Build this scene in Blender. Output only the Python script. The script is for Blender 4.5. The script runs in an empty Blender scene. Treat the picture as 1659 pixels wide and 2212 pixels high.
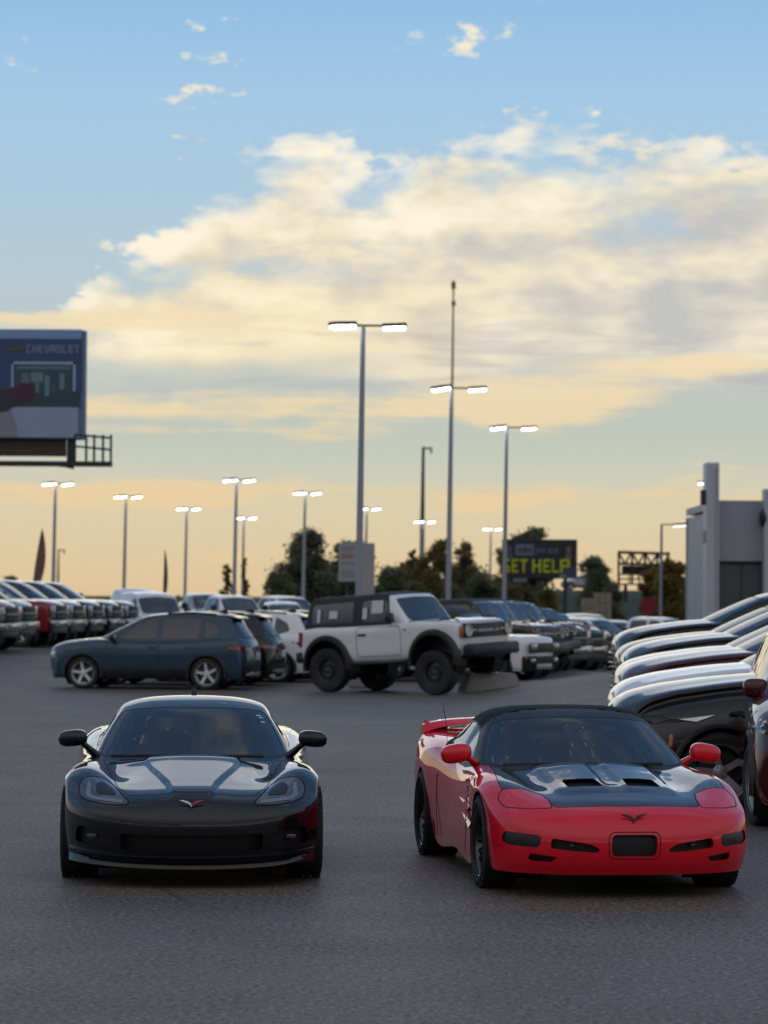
import bpy, bmesh, math, random
import numpy as np
from mathutils import Vector, Matrix, Euler
R = math.radians
random.seed(7); np.random.seed(7)
scn = bpy.context.scene
COL = scn.collection
# ------------------------------------------------------------------ camera
F_D, CX, CY, HOR = 6500.0, 829.5, 1106.0, 1287.0      # focal length and centre in a 1659 x 2212 picture
CAM_H, PITCH, ROLL = 2.03, math.atan((HOR-CY)/F_D), R(0.35)
cam_d = bpy.data.cameras.new('camera'); cam = bpy.data.objects.new('camera', cam_d); COL.objects.link(cam)
cam_d.sensor_fit = 'HORIZONTAL'; cam_d.sensor_width = 24.0; cam_d.lens = 24.0*F_D/1659.0
cam_d.clip_start = 0.3; cam_d.clip_end = 6000
CAM_M = Euler((R(90)+PITCH, 0, 0)).to_matrix() @ Euler((0, 0, ROLL)).to_matrix()
cam.matrix_world = Matrix.Translation((0, 0, CAM_H)) @ CAM_M.to_4x4()
cam_d.dof.use_dof = True; cam_d.dof.focus_distance = 21.4; cam_d.dof.aperture_fstop = 3.3
scn.camera = cam
# ------------------------------------------------------------------ view
scn.view_settings.view_transform = 'Standard'; scn.view_settings.look = 'None'
scn.view_settings.exposure = 0.0; scn.view_settings.gamma = 1.0
scn.render.engine = 'CYCLES'
scn.cycles.max_bounces = 6; scn.cycles.glossy_bounces = 4; scn.cycles.transmission_bounces = 6
scn.cycles.transparent_max_bounces = 16; scn.cycles.diffuse_bounces = 2
scn.cycles.caustics_reflective = False; scn.cycles.caustics_refractive = False
scn.cycles.use_denoising = True
scn.cycles.sample_clamp_indirect = 6
def s2l(r, g, b):
    f = lambda c: (c/255/12.92) if c/255 <= .04045 else ((c/255+.055)/1.055)**2.4
    return (f(r), f(g), f(b))
# ------------------------------------------------------------------ node helper
class NT:
    def __init__(s, tree): s.t = tree; s.n = tree.nodes; s.l = tree.links
    def new(s, typ, **kw):
        n = s.n.new(typ)
        for k, v in kw.items(): setattr(n, k, v)
        return n
    def put(s, sock, v):
        if v is None: return
        if isinstance(v, bpy.types.NodeSocket): s.l.new(v, sock)
        elif isinstance(v, (tuple, list)) and len(v) == 3 and sock.type == 'RGBA': sock.default_value = (*v, 1)
        else: sock.default_value = v
    def m(s, op, a, b=None, c=None, clamp=False):
        n = s.new('ShaderNodeMath', operation=op, use_clamp=clamp)
        for i, v in enumerate((a, b, c)): s.put(n.inputs[i], v)
        return n.outputs[0]
    def sstep(s, v, a, b):
        n = s.new('ShaderNodeMapRange', interpolation_type='SMOOTHSTEP')
        s.put(n.inputs['Value'], v); s.put(n.inputs['From Min'], a); s.put(n.inputs['From Max'], b)
        return n.outputs[0]
    def mix(s, f, a, b, blend='MIX'):
        n = s.new('ShaderNodeMix', data_type='RGBA', blend_type=blend)
        s.put(n.inputs['Factor'], f); s.put(n.inputs['A'], a); s.put(n.inputs['B'], b)
        return n.outputs['Result']
    def noise(s, vec, scale, detail=4, rough=.55, dist=0.0, lac=2.0):
        n = s.new('ShaderNodeTexNoise'); s.put(n.inputs['Vector'], vec)
        n.inputs['Scale'].default_value = scale; n.inputs['Detail'].default_value = detail
        n.inputs['Roughness'].default_value = rough; n.inputs['Distortion'].default_value = dist
        n.inputs['Lacunarity'].default_value = lac
        return n.outputs[0]
    def vscale(s, vec, sc, loc=(0, 0, 0)):
        n = s.new('ShaderNodeMapping'); s.put(n.inputs['Vector'], vec)
        n.inputs['Scale'].default_value = sc; n.inputs['Location'].default_value = loc
        return n.outputs[0]
    def ramp(s, f, stops, interp='LINEAR'):
        n = s.new('ShaderNodeValToRGB'); n.color_ramp.interpolation = interp; s.put(n.inputs[0], f)
        e = n.color_ramp.elements
        while len(e) < len(stops): e.new(.5)
        for k, (p, c) in enumerate(stops): e[k].position = p; e[k].color = (*c, 1)
        return n.outputs[0]
# ------------------------------------------------------------------ sky
w = bpy.data.worlds.new('World'); scn.world = w; w.use_nodes = True
w.cycles.sampling_method = 'MANUAL'; w.cycles.sample_map_resolution = 256
T = NT(w.node_tree); T.n.clear()
tc = T.new('ShaderNodeTexCoord'); dirv = tc.outputs['Generated']
sep = T.new('ShaderNodeSeparateXYZ'); T.put(sep.inputs[0], dirv)
dx, dy, dz = sep.outputs
az = T.m('ARCTAN2', dx, dy); el = T.m('ARCSINE', dz)
elp = T.m('SQRT', T.m('DIVIDE', T.m('MAXIMUM', el, 0.0), 1.5708))      # finer steps near the horizon
E = lambda r: math.sqrt(r/1.5708)
def sky_stops(lst): return [(E(r), s2l(*c)) for r, c in lst]
sunward = T.ramp(elp, sky_stops([(0, (222, 193, 150)), (.014, (224, 202, 162)), (.030, (220, 206, 174)), (.040, (205, 205, 186)),
    (.055, (192, 199, 188)), (.080, (190, 198, 196)), (.105, (184, 203, 212)), (.135, (172, 201, 222)), (.165, (164, 200, 228)),
    (.200, (144, 190, 229)), (.27, (118, 164, 212)), (.40, (100, 144, 194)), (.80, (92, 128, 174)), (1.57, (132, 142, 158))]))
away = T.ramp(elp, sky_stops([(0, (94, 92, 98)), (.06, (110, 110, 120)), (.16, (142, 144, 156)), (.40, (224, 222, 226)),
    (.80, (198, 202, 212)), (1.57, (132, 142, 158))]))  # unseen sky behind the camera, brightened higher up to light camera-facing sides
facing = T.sstep(T.m('COSINE', T.m('ADD', az, 0.05)), -0.6, 0.85)
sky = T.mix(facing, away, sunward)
# cloud bank ahead: upper edge as a function of azimuth
fc = T.new('ShaderNodeFloatCurve'); T.put(fc.inputs['Value'], T.m('MULTIPLY_ADD', az, 2.5, 0.5, clamp=True))
cv = fc.mapping.curves[0]
pts = [(-.20, .100), (-.150, .085), (-.118, .080), (-.104, .0950), (-.0885, .1100), (-.070, .1240), (-.054, .1390), (-.0425, .1440),
       (-.034, .1490), (-.022, .1530), (-.010, .1475), (.004, .1450), (.012, .1500), (.030, .1515), (.050, .1510), (.075, .1515),
       (.105, .1500), (.128, .1475), (.20, .150)]
while len(cv.points) < len(pts): cv.points.new(.5, .5)
for p, (a_, e_) in zip(cv.points, pts): p.location = (a_*2.5+.5, e_*5.0); p.handle_type = 'AUTO'
fc.mapping.update()
top = T.m('DIVIDE', fc.outputs[0], 5.0)
v1 = T.vscale(dirv, (1, 1, 2.5))
n1 = T.noise(v1, 27, 5, .58, .25); n2 = T.noise(v1, 92, 4, .6); n3 = T.noise(T.vscale(dirv, (1, 1, 3.0), (3, 1, 7)), 13, 3, .55)
n1c = T.m('SUBTRACT', n1, .5); n2c = T.m('SUBTRACT', n2, .5)
depth = T.m('SUBTRACT', top, el)                                        # >0 inside the bank
edge = T.m('ADD', depth, T.m('ADD', T.m('MULTIPLY', n1c, .054), T.m('MULTIPLY', n2c, .046)))
gap = T.m('ADD', T.m('MULTIPLY', T.m('ADD', n3, n1c), 1.0), T.m('MULTIPLY', depth, 9.0))
opac = T.m('MULTIPLY', T.sstep(edge, -.001, .0065), T.sstep(gap, .42, .78))
low = T.sstep(T.m('ADD', el, T.m('MULTIPLY', T.m('SUBTRACT', n3, .5), .05)), .062, .086)
bank = T.m('MULTIPLY', opac, low)
# a puffier shade: darker where the noise is thin, and greyer away from the light
lit = T.m('ADD', T.m('MULTIPLY', T.m('SUBTRACT', n1, T.noise(T.vscale(dirv, (1, 1, 2.5), (0, 0, .016)), 24, 3, .56, .3)), 2.0), .60)
lit2 = T.m('ADD', lit, T.m('ADD', T.m('MULTIPLY', T.sstep(depth, .018, -.004), .42), T.m('MULTIPLY', n2c, .60)))
greyer = T.m('MULTIPLY', T.sstep(T.m('ADD', az, T.m('MULTIPLY', n1c, .25)), .0, .16), .42)
lit3 = T.m('SUBTRACT', lit2, greyer, clamp=True)
ccol = T.ramp(lit3, [(0, s2l(196, 196, 194)), (.35, s2l(220, 213, 198)), (.62, s2l(240, 229, 203)), (1, s2l(255, 245, 222))])
warm = T.m('MULTIPLY', T.m('MULTIPLY', T.sstep(el, .135, .07), T.sstep(T.m('ABSOLUTE', T.m('ADD', az, .03)), .11, .0)), .55)
ccol = T.mix(warm, ccol, s2l(250, 228, 178))
sky = T.mix(bank, sky, ccol)
# long low bands of cloud near the horizon
vb = T.vscale(dirv, (1, 1, 9.5), (5.2, .3, .12))
b1 = T.noise(vb, 12.5, 4, .58, .3); b2 = T.noise(T.vscale(dirv, (1, 1, 4.5), (2, 8, 1.7)), 30, 3, .6)
bsum = T.m('ADD', b1, T.m('MULTIPLY', T.m('SUBTRACT', b2, .5), .35))
def band(e0, w_, a0, a1, k):
    g = T.m('SUBTRACT', 1.0, T.m('ABSOLUTE', T.m('DIVIDE', T.m('SUBTRACT', T.m('ADD', el, T.m('MULTIPLY', n1c, .012)), e0), w_)), clamp=True)
    am = T.m('MULTIPLY', T.sstep(az, a0-.05, a0+.02), T.sstep(az, a1+.05, a1-.02))
    return T.m('MULTIPLY', T.m('MULTIPLY', g, am), k)
bm_ = T.m('ADD', T.m('ADD', band(.0605, .0085, -.12, .035, .42), band(.066, .012, .035, .085, .40)),
          T.m('ADD', band(.033, .009, -.16, .16, .27), band(.077, .006, .085, .12, .40)))
bm_ = T.m('ADD', bm_, T.m('ADD', band(.091, .008, -.15, -.045, .36), band(.014, .007, -.2, .2, .12)))
bop = T.sstep(T.m('ADD', bsum, bm_), .60, .86)
bcol = T.mix(T.sstep(el, .02, .085), s2l(236, 207, 158), s2l(244, 222, 182))
sky = T.mix(T.m('MULTIPLY', T.m('MULTIPLY', bop, T.sstep(el, .115, .095)), .85), sky, bcol)
# grey veil patches under the bank
gv = T.m('MULTIPLY', T.sstep(T.m('SUBTRACT', b1, T.m('MULTIPLY', bm_, .5)), .50, .64), T.m('MULTIPLY', T.sstep(el, .05, .075), T.sstep(el, .10, .085)))
sky = T.mix(T.m('MULTIPLY', gv, .5), sky, s2l(176, 176, 180))
# scattered small puffs and the broken cloud over the rest of the sky
p1 = T.noise(T.vscale(dirv, (1, 1, 2.2), (1.7, 4.4, 2.2)), 21, 5, .62)
puff = T.m('MULTIPLY', T.sstep(T.m('ADD', p1, T.m('MULTIPLY', n2c, .25)), .625, .70), T.m('MULTIPLY', T.sstep(el, .055, .09), T.sstep(depth, .02, -.01)))
sky = T.mix(T.m('MULTIPLY', puff, .9), sky, s2l(252, 238, 208))
dzs = T.m('MAXIMUM', dz, .06); hx = T.m('DIVIDE', dx, dzs); hy = T.m('DIVIDE', dy, dzs)
cmb = T.new('ShaderNodeCombineXYZ'); T.put(cmb.inputs[0], hx); T.put(cmb.inputs[1], hy)
hc = T.noise(cmb.outputs[0], 1.6, 4, .60)
upb = T.m('MULTIPLY', T.sstep(el, .198, .225), T.sstep(el, .36, .27))
hi = T.m('MULTIPLY', T.sstep(T.m('ADD', hc, T.m('MULTIPLY', upb, .0)), .46, .64), T.sstep(el, .198, .235))
sky = T.mix(T.m('MULTIPLY', hi, T.m('MULTIPLY_ADD', T.sstep(el, .40, .28), .06, T.m('MULTIPLY_ADD', T.sstep(el, .55, .85), .22, .22))), sky, T.mix(facing, s2l(182, 180, 184), s2l(226, 214, 194)))
# below the horizon: ground haze tone
sky = T.mix(T.sstep(el, .0, -.02), sky, s2l(120, 112, 104))
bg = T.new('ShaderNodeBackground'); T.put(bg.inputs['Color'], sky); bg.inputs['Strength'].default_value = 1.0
out = T.new('ShaderNodeOutputWorld'); T.l.new(bg.outputs[0], out.inputs[0])
# ------------------------------------------------------------------ sun (veiled by the cloud bank, low and ahead)
sd = bpy.data.lights.new('sun', 'SUN'); so = bpy.data.objects.new('sun', sd); COL.objects.link(so)
sd.energy = 0.14; sd.angle = R(30); sd.color = (1.0, .86, .66)
_el, _az = R(8), R(-5)
_to = Vector((math.sin(_az)*math.cos(_el), math.cos(_az)*math.cos(_el), math.sin(_el)))
so.rotation_euler = (-_to).to_track_quat('-Z', 'Y').to_euler()
# ------------------------------------------------------------------ placing helpers
def ray(px, py):
    d = CAM_M @ Vector(((px-CX)/F_D, (CY-py)/F_D, -1.0))
    return d/d.y
def at(px, py, D): return Vector((0, 0, CAM_H)) + ray(px, py)*D
def sst(a, b, x):
    t = np.clip((np.asarray(x, float)-a)/(b-a), 0, 1); return t*t*(3-2*t)
def gz(x, y):
    """height of the paved lot: it climbs a little under the row of parked cars on the right and the trucks on the left"""
    a = .020*np.maximum(0, np.asarray(y, float)-29)*sst(1.2, 5.0, x)*sst(75, 55, y)
    b = .30*sst(-4, -12, x)*sst(75, 90, y)
    c = -.68*sst(3.5, 9, x)*sst(76, 102, y)
    return a+b+c
def gx(px, D):
    return (px-CX)/F_D*D
# ------------------------------------------------------------------ object helpers
def tag(o, label=None, cat=None, group=None, kind=None):
    if label: o['label'] = label
    if cat: o['category'] = cat
    if group: o['group'] = group
    if kind: o['kind'] = kind
    return o
def empty(name, loc=(0, 0, 0), rz=0.0):
    o = bpy.data.objects.new(name, None); COL.objects.link(o); o.empty_display_size = .3
    o.location = loc; o.rotation_euler = (0, 0, rz); return o
def link(name, me, mat=None, parent=None):
    o = bpy.data.objects.new(name, me); COL.objects.link(o)
    if mat is not None:
        for m_ in (mat if isinstance(mat, (list, tuple)) else [mat]): me.materials.append(m_)
    if parent is not None: o.parent = parent; KIDS.setdefault(parent.name, []).append(o)
    return o
def copy_tree(o, parent=None, swap=None):
    """a copy of a thing with copies of its parts and sub-parts; swap = {material name: other material}"""
    c = o.copy(); COL.objects.link(c); c.parent = parent
    if parent is not None: KIDS.setdefault(parent.name, []).append(c)
    if swap and c.type == 'MESH':
        for sl in c.material_slots:
            if sl.material and sl.material.name in swap:
                nm = sl.material.name; sl.link = 'OBJECT'; sl.material = swap[nm]
    for ch in list(KIDS.get(o.name, [])): copy_tree(ch, c, swap)
    return c
KIDS = {}
class MB:
    """collects simple solids; build() links them as one mesh object"""
    def __init__(s): s.v = []; s.f = []; s.mi = []; s.cur = 0
    def add(s, vs, fs):
        k = len(s.v); s.v += [tuple(p) for p in vs]
        for f in fs: s.f.append([k+i for i in f]); s.mi.append(s.cur)
        return s
    def box(s, c, d, M=None):
        x, y, z = d[0]/2, d[1]/2, d[2]/2
        vs = [Vector((sx*x, sy*y, sz*z)) for sz in (-1, 1) for sy in (-1, 1) for sx in (-1, 1)]
        if M is not None: vs = [M @ q for q in vs]
        vs = [q+Vector(c) for q in vs]
        return s.add(vs, [(0, 2, 3, 1), (4, 5, 7, 6), (0, 1, 5, 4), (2, 6, 7, 3), (0, 4, 6, 2), (1, 3, 7, 5)])
    def bbox(s, c, d, b=.01, M=None):
        """box with chamfered edges"""
        x, y, z = d[0]/2, d[1]/2, d[2]/2; b = min(b, x*.49, y*.49, z*.49)
        bm = bmesh.new(); bmesh.ops.create_cube(bm, size=1)
        for v in bm.verts: v.co = Vector((v.co.x*2*x, v.co.y*2*y, v.co.z*2*z))
        bmesh.ops.bevel(bm, geom=bm.edges[:], offset=b, segments=2, affect='EDGES', profile=.5)
        bm.verts.index_update()
        vs = [(M @ v.co if M is not None else v.co)+Vector(c) for v in bm.verts]; fs = [[v.index for v in f.verts] for f in bm.faces]
        bm.free(); return s.add(vs, fs)
    def tube(s, pts, r, n=8, cap=True, sq=None):
        pts = [Vector(p) for p in pts]; rs = r if isinstance(r, (list, tuple)) else [r]*len(pts)
        vs = []; fs = []; up = None
        for i, p in enumerate(pts):
            t = (pts[min(i+1, len(pts)-1)]-pts[max(i-1, 0)]).normalized()
            if up is None: up = Vector((0, 0, 1)) if abs(t.z) < .9 else Vector((0, 1, 0))
            a = t.cross(up).normalized(); b = a.cross(t).normalized(); up = b
            for k in range(n):
                th = 2*math.pi*(k+.5)/n
                vs.append(p+(a*math.cos(th)+b*math.sin(th)*(sq or 1))*rs[i])
        for i in range(len(pts)-1):
            for k in range(n):
                fs.append((i*n+k, i*n+(k+1) % n, (i+1)*n+(k+1) % n, (i+1)*n+k))
        if cap: fs += [tuple(range(n))[::-1], tuple((len(pts)-1)*n+k for k in range(n))]
        return s.add(vs, fs)
    def lathe(s, prof, n=48, axis='x', c=(0, 0, 0), closed=False):
        """prof = [(radius, height along axis)]"""
        vs = []; fs = []; m = len(prof)
        for k in range(n):
            th = 2*math.pi*k/n; cs, sn = math.cos(th), math.sin(th)
            for r, h in prof:
                q = (h, r*cs, r*sn) if axis == 'x' else ((r*cs, h, r*sn) if axis == 'y' else (r*cs, r*sn, h))
                vs.append((q[0]+c[0], q[1]+c[1], q[2]+c[2]))
        for k in range(n):
            k2 = (k+1) % n
            for i in range(m-1 if not closed else m):
                i2 = (i+1) % m
                fs.append((k*m+i, k*m+i2, k2*m+i2, k2*m+i))
        return s.add(vs, fs)
    def prism(s, poly, h0, h1, fn):
        """polygon in 2-D extruded from h0 to h1; fn(a, b, h) -> xyz"""
        n = len(poly)
        vs = [fn(a, b, h0) for a, b in poly]+[fn(a, b, h1) for a, b in poly]
        fs = [tuple(range(n))[::-1], tuple(range(n, 2*n))]+[(i, (i+1) % n, n+(i+1) % n, n+i) for i in range(n)]
        return s.add(vs, fs)
    def ellipsoid(s, c, r, nu=16, nv=10, M=None, p=1.0):
        vs = []; fs = []
        for i in range(nv+1):
            ph = math.pi*i/nv
            for k in range(nu):
                th = 2*math.pi*k/nu
                g = lambda q: math.copysign(abs(q)**p, q)
                q = Vector((r[0]*g(math.sin(ph))*g(math.cos(th)), r[1]*g(math.sin(ph))*g(math.sin(th)), r[2]*g(math.cos(ph))))
                vs.append((M @ q if M is not None else q)+Vector(c))
        for i in range(nv):
            for k in range(nu): fs.append((i*nu+k, (i+1)*nu+k, (i+1)*nu+(k+1) % nu, i*nu+(k+1) % nu))
        return s.add(vs, fs)
    def mesh(s, name, smooth=False, angle=35):
        me = bpy.data.meshes.new(name); me.from_pydata(s.v, [], s.f)
        bm = bmesh.new(); bm.from_mesh(me)
        bmesh.ops.remove_doubles(bm, verts=bm.verts, dist=1e-6); bmesh.ops.recalc_face_normals(bm, faces=bm.faces)
        if smooth:
            for f in bm.faces: f.smooth = True
            for e in bm.edges:
                e.smooth = len(e.link_faces) == 2 and e.calc_face_angle(3) < R(angle)
        bm.to_mesh(me); bm.free()
        return me
    def build(s, name, mat=None, parent=None, smooth=False, angle=35):
        return link(name, s.mesh(name, smooth, angle), mat, parent)
# ------------------------------------------------------------------ smooth surfaces from control nets
def cr(P, t, knots):
    """non-uniform cubic through the rows of P (K, ...)"""
    K = len(P); d = np.diff(knots); sh = (-1,)+(1,)*(P.ndim-1)
    sl = np.diff(P, axis=0)/d.reshape(sh)
    m = np.empty_like(P); m[0] = sl[0]; m[-1] = sl[-1]
    w0 = d[1:].reshape(sh); w1 = d[:-1].reshape(sh)
    m[1:-1] = (sl[:-1]*w0+sl[1:]*w1)/(w0+w1)
    i = np.clip(np.searchsorted(knots, t, side='right')-1, 0, K-2)
    h = d[i]; u = ((t-knots[i])/h).reshape(sh); hh = h.reshape(sh)
    return ((2*u**3-3*u**2+1)*P[i]+(u**3-2*u**2+u)*hh*m[i]+(-2*u**3+3*u**2)*P[i+1]+(u**3-u**2)*hh*m[i+1])
def knots_of(P):
    """mean chord length between the rows of P (K, J, 3)"""
    c = np.linalg.norm(np.diff(P, axis=0), axis=2).mean(1); return np.concatenate([[0], np.cumsum(np.maximum(c, 1e-4))])
def resample(P, step):
    k = knots_of(P); n = max(3, int(k[-1]/step)+1)
    return cr(P, np.linspace(0, k[-1], n), k), k
def net(P, su, sv, smooth=0):
    """control net (K, J, 3) of the +x half, column 0 on the centre line -> full-width grid (n, 2m-1, 3)"""
    P = np.array(P, float)
    A, _ = resample(P, su)
    Bt = np.transpose(P, (1, 0, 2)); kv = knots_of(Bt); m = max(4, int(kv[-1]/sv)+1)
    tv = np.linspace(0, kv[-1], m)
    # mirror for tangent continuity on the centre line
    full = np.concatenate([A[:, :0:-1]*[-1, 1, 1], A], axis=1)
    kvf = np.concatenate([-kv[:0:-1], kv])
    tf = np.concatenate([-tv[:0:-1], tv])
    G = np.transpose(cr(np.transpose(full, (1, 0, 2)), tf, kvf), (1, 0, 2)).copy()
    for _ in range(smooth):
        Q = G.copy(); Q[1:-1] = .25*G[:-2]+.5*G[1:-1]+.25*G[2:]; G = Q
        Q = G.copy(); Q[:, 1:-1] = .25*G[:, :-2]+.5*G[:, 1:-1]+.25*G[:, 2:]; G = Q
    G[:, m-1, 0] = 0
    return G
def pip(pts, poly):
    x, y = pts[:, 0], pts[:, 1]; ins = np.zeros(len(pts), bool); n = len(poly); j = n-1
    for i in range(n):
        xi, yi = poly[i]; xj, yj = poly[j]
        c = ((yi > y) != (yj > y)) & (x < (xj-xi)*(y-yi)/((yj-yi) or 1e-12)+xi)
        ins ^= c; j = i
    return ins
def near(pts, poly):
    """nearest points on a closed polygon"""
    best = np.full(len(pts), 1e9); out_ = pts.copy(); n = len(poly); P = np.array(poly, float)
    for i in range(n):
        a, b = P[i], P[(i+1) % n]; ab = b-a; L = ab @ ab
        if L < 1e-12: continue
        t = np.clip(((pts-a) @ ab)/L, 0, 1); q = a+t[:, None]*ab; d = np.linalg.norm(q-pts, axis=1)
        k = d < best; best[k] = d[k]; out_[k] = q[k]
    return out_, best
def rpoly(poly, n=4, r=None, frac=.3):
    """round the corners of a polygon"""
    P = [Vector(p) for p in poly]; o = []; N = len(P)
    for i in range(N):
        a, b, c = P[i-1], P[i], P[(i+1) % N]
        la, lc = (a-b).length, (c-b).length; d = min(la, lc)*frac if r is None else min(r, la*.49, lc*.49)
        p0 = b+(a-b).normalized()*d; p1 = b+(c-b).normalized()*d
        for k in range(n+1):
            t = k/n; q = p0*(1-t)**2+b*2*t*(1-t)+p1*t*t; o.append((q.x, q.y))
    return o
def circ(cy, cz, r, n=40, a0=0, a1=360): return [(cy+r*math.cos(R(a0+(a1-a0)*k/n)), cz+r*math.sin(R(a0+(a1-a0)*k/n))) for k in range(n)]
def mir(poly): return [(-a, b) for a, b in poly]
class Shell:
    def __init__(s, V, F, N): s.V = np.asarray(V, float); s.F = np.asarray(F, int).reshape(-1, 4); s.N = np.asarray(N, float)
    @staticmethod
    def grid(G, flip=False):
        n, m = G.shape[:2]
        du = np.gradient(G, axis=0); dv = np.gradient(G, axis=1); N = np.cross(dv, du)
        L = np.linalg.norm(N, axis=2, keepdims=True); N = N/np.maximum(L, 1e-9)
        i, j = np.meshgrid(np.arange(n-1), np.arange(m-1), indexing='ij'); a = (i*m+j).ravel()
        Fq = np.stack([a, a+1, a+m+1, a+m], 1)
        if flip: N = -N; Fq = Fq[:, ::-1]
        return Shell(G.reshape(-1, 3), Fq, N.reshape(-1, 3))
    def fc(s): return s.V[s.F].mean(1)
    def fn(s): return s.N[s.F].mean(1)
    def split(s, poly, ax=(0, 2), cond=None, snap=.03):
        """take the faces inside a polygon (in the projection ax) out of the shell, edges snapped to the outline"""
        C = s.fc(); ins = pip(C[:, list(ax)], poly)
        if cond is not None: ins &= cond(C, s.fn())
        if not ins.any(): return Shell(s.V[:0], np.zeros((0, 4), int), s.N[:0])
        cnt_i = np.zeros(len(s.V), bool); cnt_o = np.zeros(len(s.V), bool)
        cnt_i[s.F[ins].ravel()] = True; cnt_o[s.F[~ins].ravel()] = True
        bd = np.where(cnt_i & cnt_o)[0]
        if snap and len(bd):
            P = s.V[bd][:, list(ax)]; q, d = near(P, poly); ok = d < snap
            b2 = bd[ok]; dl = q[ok]-P[ok]; third = 3-ax[0]-ax[1]; n = s.N[b2]; nc = n[:, third]
            safe = np.abs(nc) > .2
            dc = np.where(safe, -(n[:, ax[0]]*dl[:, 0]+n[:, ax[1]]*dl[:, 1])/np.where(safe, nc, 1), 0)
            s.V[b2, ax[0]] = q[ok, 0]; s.V[b2, ax[1]] = q[ok, 1]; s.V[b2, third] += np.clip(dc, -.06, .06)
        inner = Shell(s.V.copy(), s.F[ins].copy(), s.N.copy()); s.F = s.F[~ins]
        return inner
    def split2(s, poly, ax=(0, 2), cond=None, snap=.03):
        a = s.split(poly, ax, cond, snap); b = s.split(mir(poly) if ax[0] == 0 else poly, ax, (lambda C, n: C[:, 0] < 0) if ax[0] != 0 and cond is None else cond, snap)
        return a, b
    def offset(s, d):
        s.V = s.V+s.N*d; return s
    def moved(s, v): return Shell(s.V+np.array(v), s.F, s.N)
    def bedges(s):
        e = np.concatenate([s.F[:, [0, 1]], s.F[:, [1, 2]], s.F[:, [2, 3]], s.F[:, [3, 0]]]); k = np.sort(e, 1)
        u, idx, c = np.unique(k, axis=0, return_index=True, return_counts=True)
        return e[idx[c == 1]]
    def build(s, name, mat=None, parent=None, extra=None):
        if not len(s.F): return None
        used = np.unique(s.F); mp = np.zeros(len(s.V), int); mp[used] = np.arange(len(used))
        V = s.V[used]; Fq = mp[s.F]; N = s.N[used]
        me = bpy.data.meshes.new(name); me.from_pydata(V.tolist(), [], Fq.tolist())
        me.polygons.foreach_set('use_smooth', np.ones(len(me.polygons), bool))
        N = N/np.maximum(np.linalg.norm(N, axis=1, keepdims=True), 1e-9)
        me.normals_split_custom_set_from_vertices(N.tolist()); me.update()
        return link(name, me, mat, parent)
def recess(inner, vec, name, mat, parent, wall=True, wmat=None):
    """an opening: the taken-out faces pushed in by vec, with side walls back to the outline"""
    if not len(inner.F): return None
    v = np.array(vec, float); used = np.unique(inner.F); mp = np.zeros(len(inner.V), int); mp[used] = np.arange(len(used))
    V0 = inner.V[used]; k = len(used); Vs = np.concatenate([V0+v, V0]); fs = mp[inner.F].tolist(); mi = [0]*len(fs)
    if wall:
        for a, b in inner.bedges(): fs.append([int(mp[a]), int(mp[b]), int(mp[b])+k, int(mp[a])+k]); mi.append(1 if wmat else 0)
    me = bpy.data.meshes.new(name); me.from_pydata(Vs.tolist(), [], fs)
    o = link(name, me, [mat, wmat] if wmat else mat, parent)
    if wmat: me.polygons.foreach_set('material_index', np.array(mi, np.int32))
    return o
def seam(inner, w_, name, mat, parent, h=.0012, loop=None):
    """thin dark shut line along the outline of a taken-out panel"""
    E_ = inner.bedges(); vs = []; fs = []
    for a, b in E_:
        p, q = inner.V[a], inner.V[b]; n = inner.N[a]; t = q-p; L = np.linalg.norm(t)
        if L < 1e-6: continue
        sd_ = np.cross(n, t/L); k = len(vs); e = t/L*w_*.5
        vs += [p-sd_*w_-e+n*h, q-sd_*w_+e+n*h, q+sd_*w_+e+n*h, p+sd_*w_-e+n*h]; fs.append((k, k+1, k+2, k+3))
    me = bpy.data.meshes.new(name); me.from_pydata([tuple(v) for v in vs], [], fs)
    return link(name, me, mat, parent)
# ------------------------------------------------------------------ materials
MATS = {}
def mat(name, col=(.5, .5, .5), rough=.5, metal=0.0, coat=0.0, spec=.5, var=.0, vscale=8.0, bump=0.0, bscale=60.0, emit=None, es=1.0, trans=0.0, dirt=0.0, coat_r=.03):
    if name in MATS: return MATS[name]
    m_ = bpy.data.materials.new(name); m_.use_nodes = True; t = NT(m_.node_tree)
    b = t.n['Principled BSDF']; b.inputs['Base Color'].default_value = (*col, 1); b.inputs['Roughness'].default_value = rough
    b.inputs['Metallic'].default_value = metal; b.inputs['Coat Weight'].default_value = coat; b.inputs['Coat Roughness'].default_value = coat_r
    b.inputs['Specular IOR Level'].default_value = spec
    geo = t.new('ShaderNodeTexCoord').outputs['Object']
    c = None
    if var:
        n = t.noise(geo, vscale, 5, .6); k = t.m('MULTIPLY_ADD', n, 2*var, 1-var)
        c = t.mix(1.0, tuple(col), k, 'MULTIPLY')
        t.put(b.inputs['Roughness'], t.m('MULTIPLY_ADD', t.noise(geo, vscale*2.3, 4), rough*.6, rough*.7))
    if dirt:
        n = t.noise(geo, 3.5, 6, .65); f = t.m('MULTIPLY', t.sstep(n, .45, .75), dirt)
        c = t.mix(f, c if c is not None else tuple(col), (.22, .20, .17))
        t.put(b.inputs['Roughness'], t.m('ADD', t.m('MULTIPLY', f, .5), rough))
    if c is not None: t.put(b.inputs['Base Color'], c)
    if bump:
        bp = t.new('ShaderNodeBump'); bp.inputs['Strength'].default_value = bump; bp.inputs['Distance'].default_value = .01
        t.put(bp.inputs['Height'], t.noise(geo, bscale, 4)); t.put(b.inputs['Normal'], bp.outputs[0])
    if emit is not None:
        b.inputs['Emission Color'].default_value = (*emit, 1); b.inputs['Emission Strength'].default_value = es
    if trans: b.inputs['Transmission Weight'].default_value = trans
    MATS[name] = m_; return m_
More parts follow.
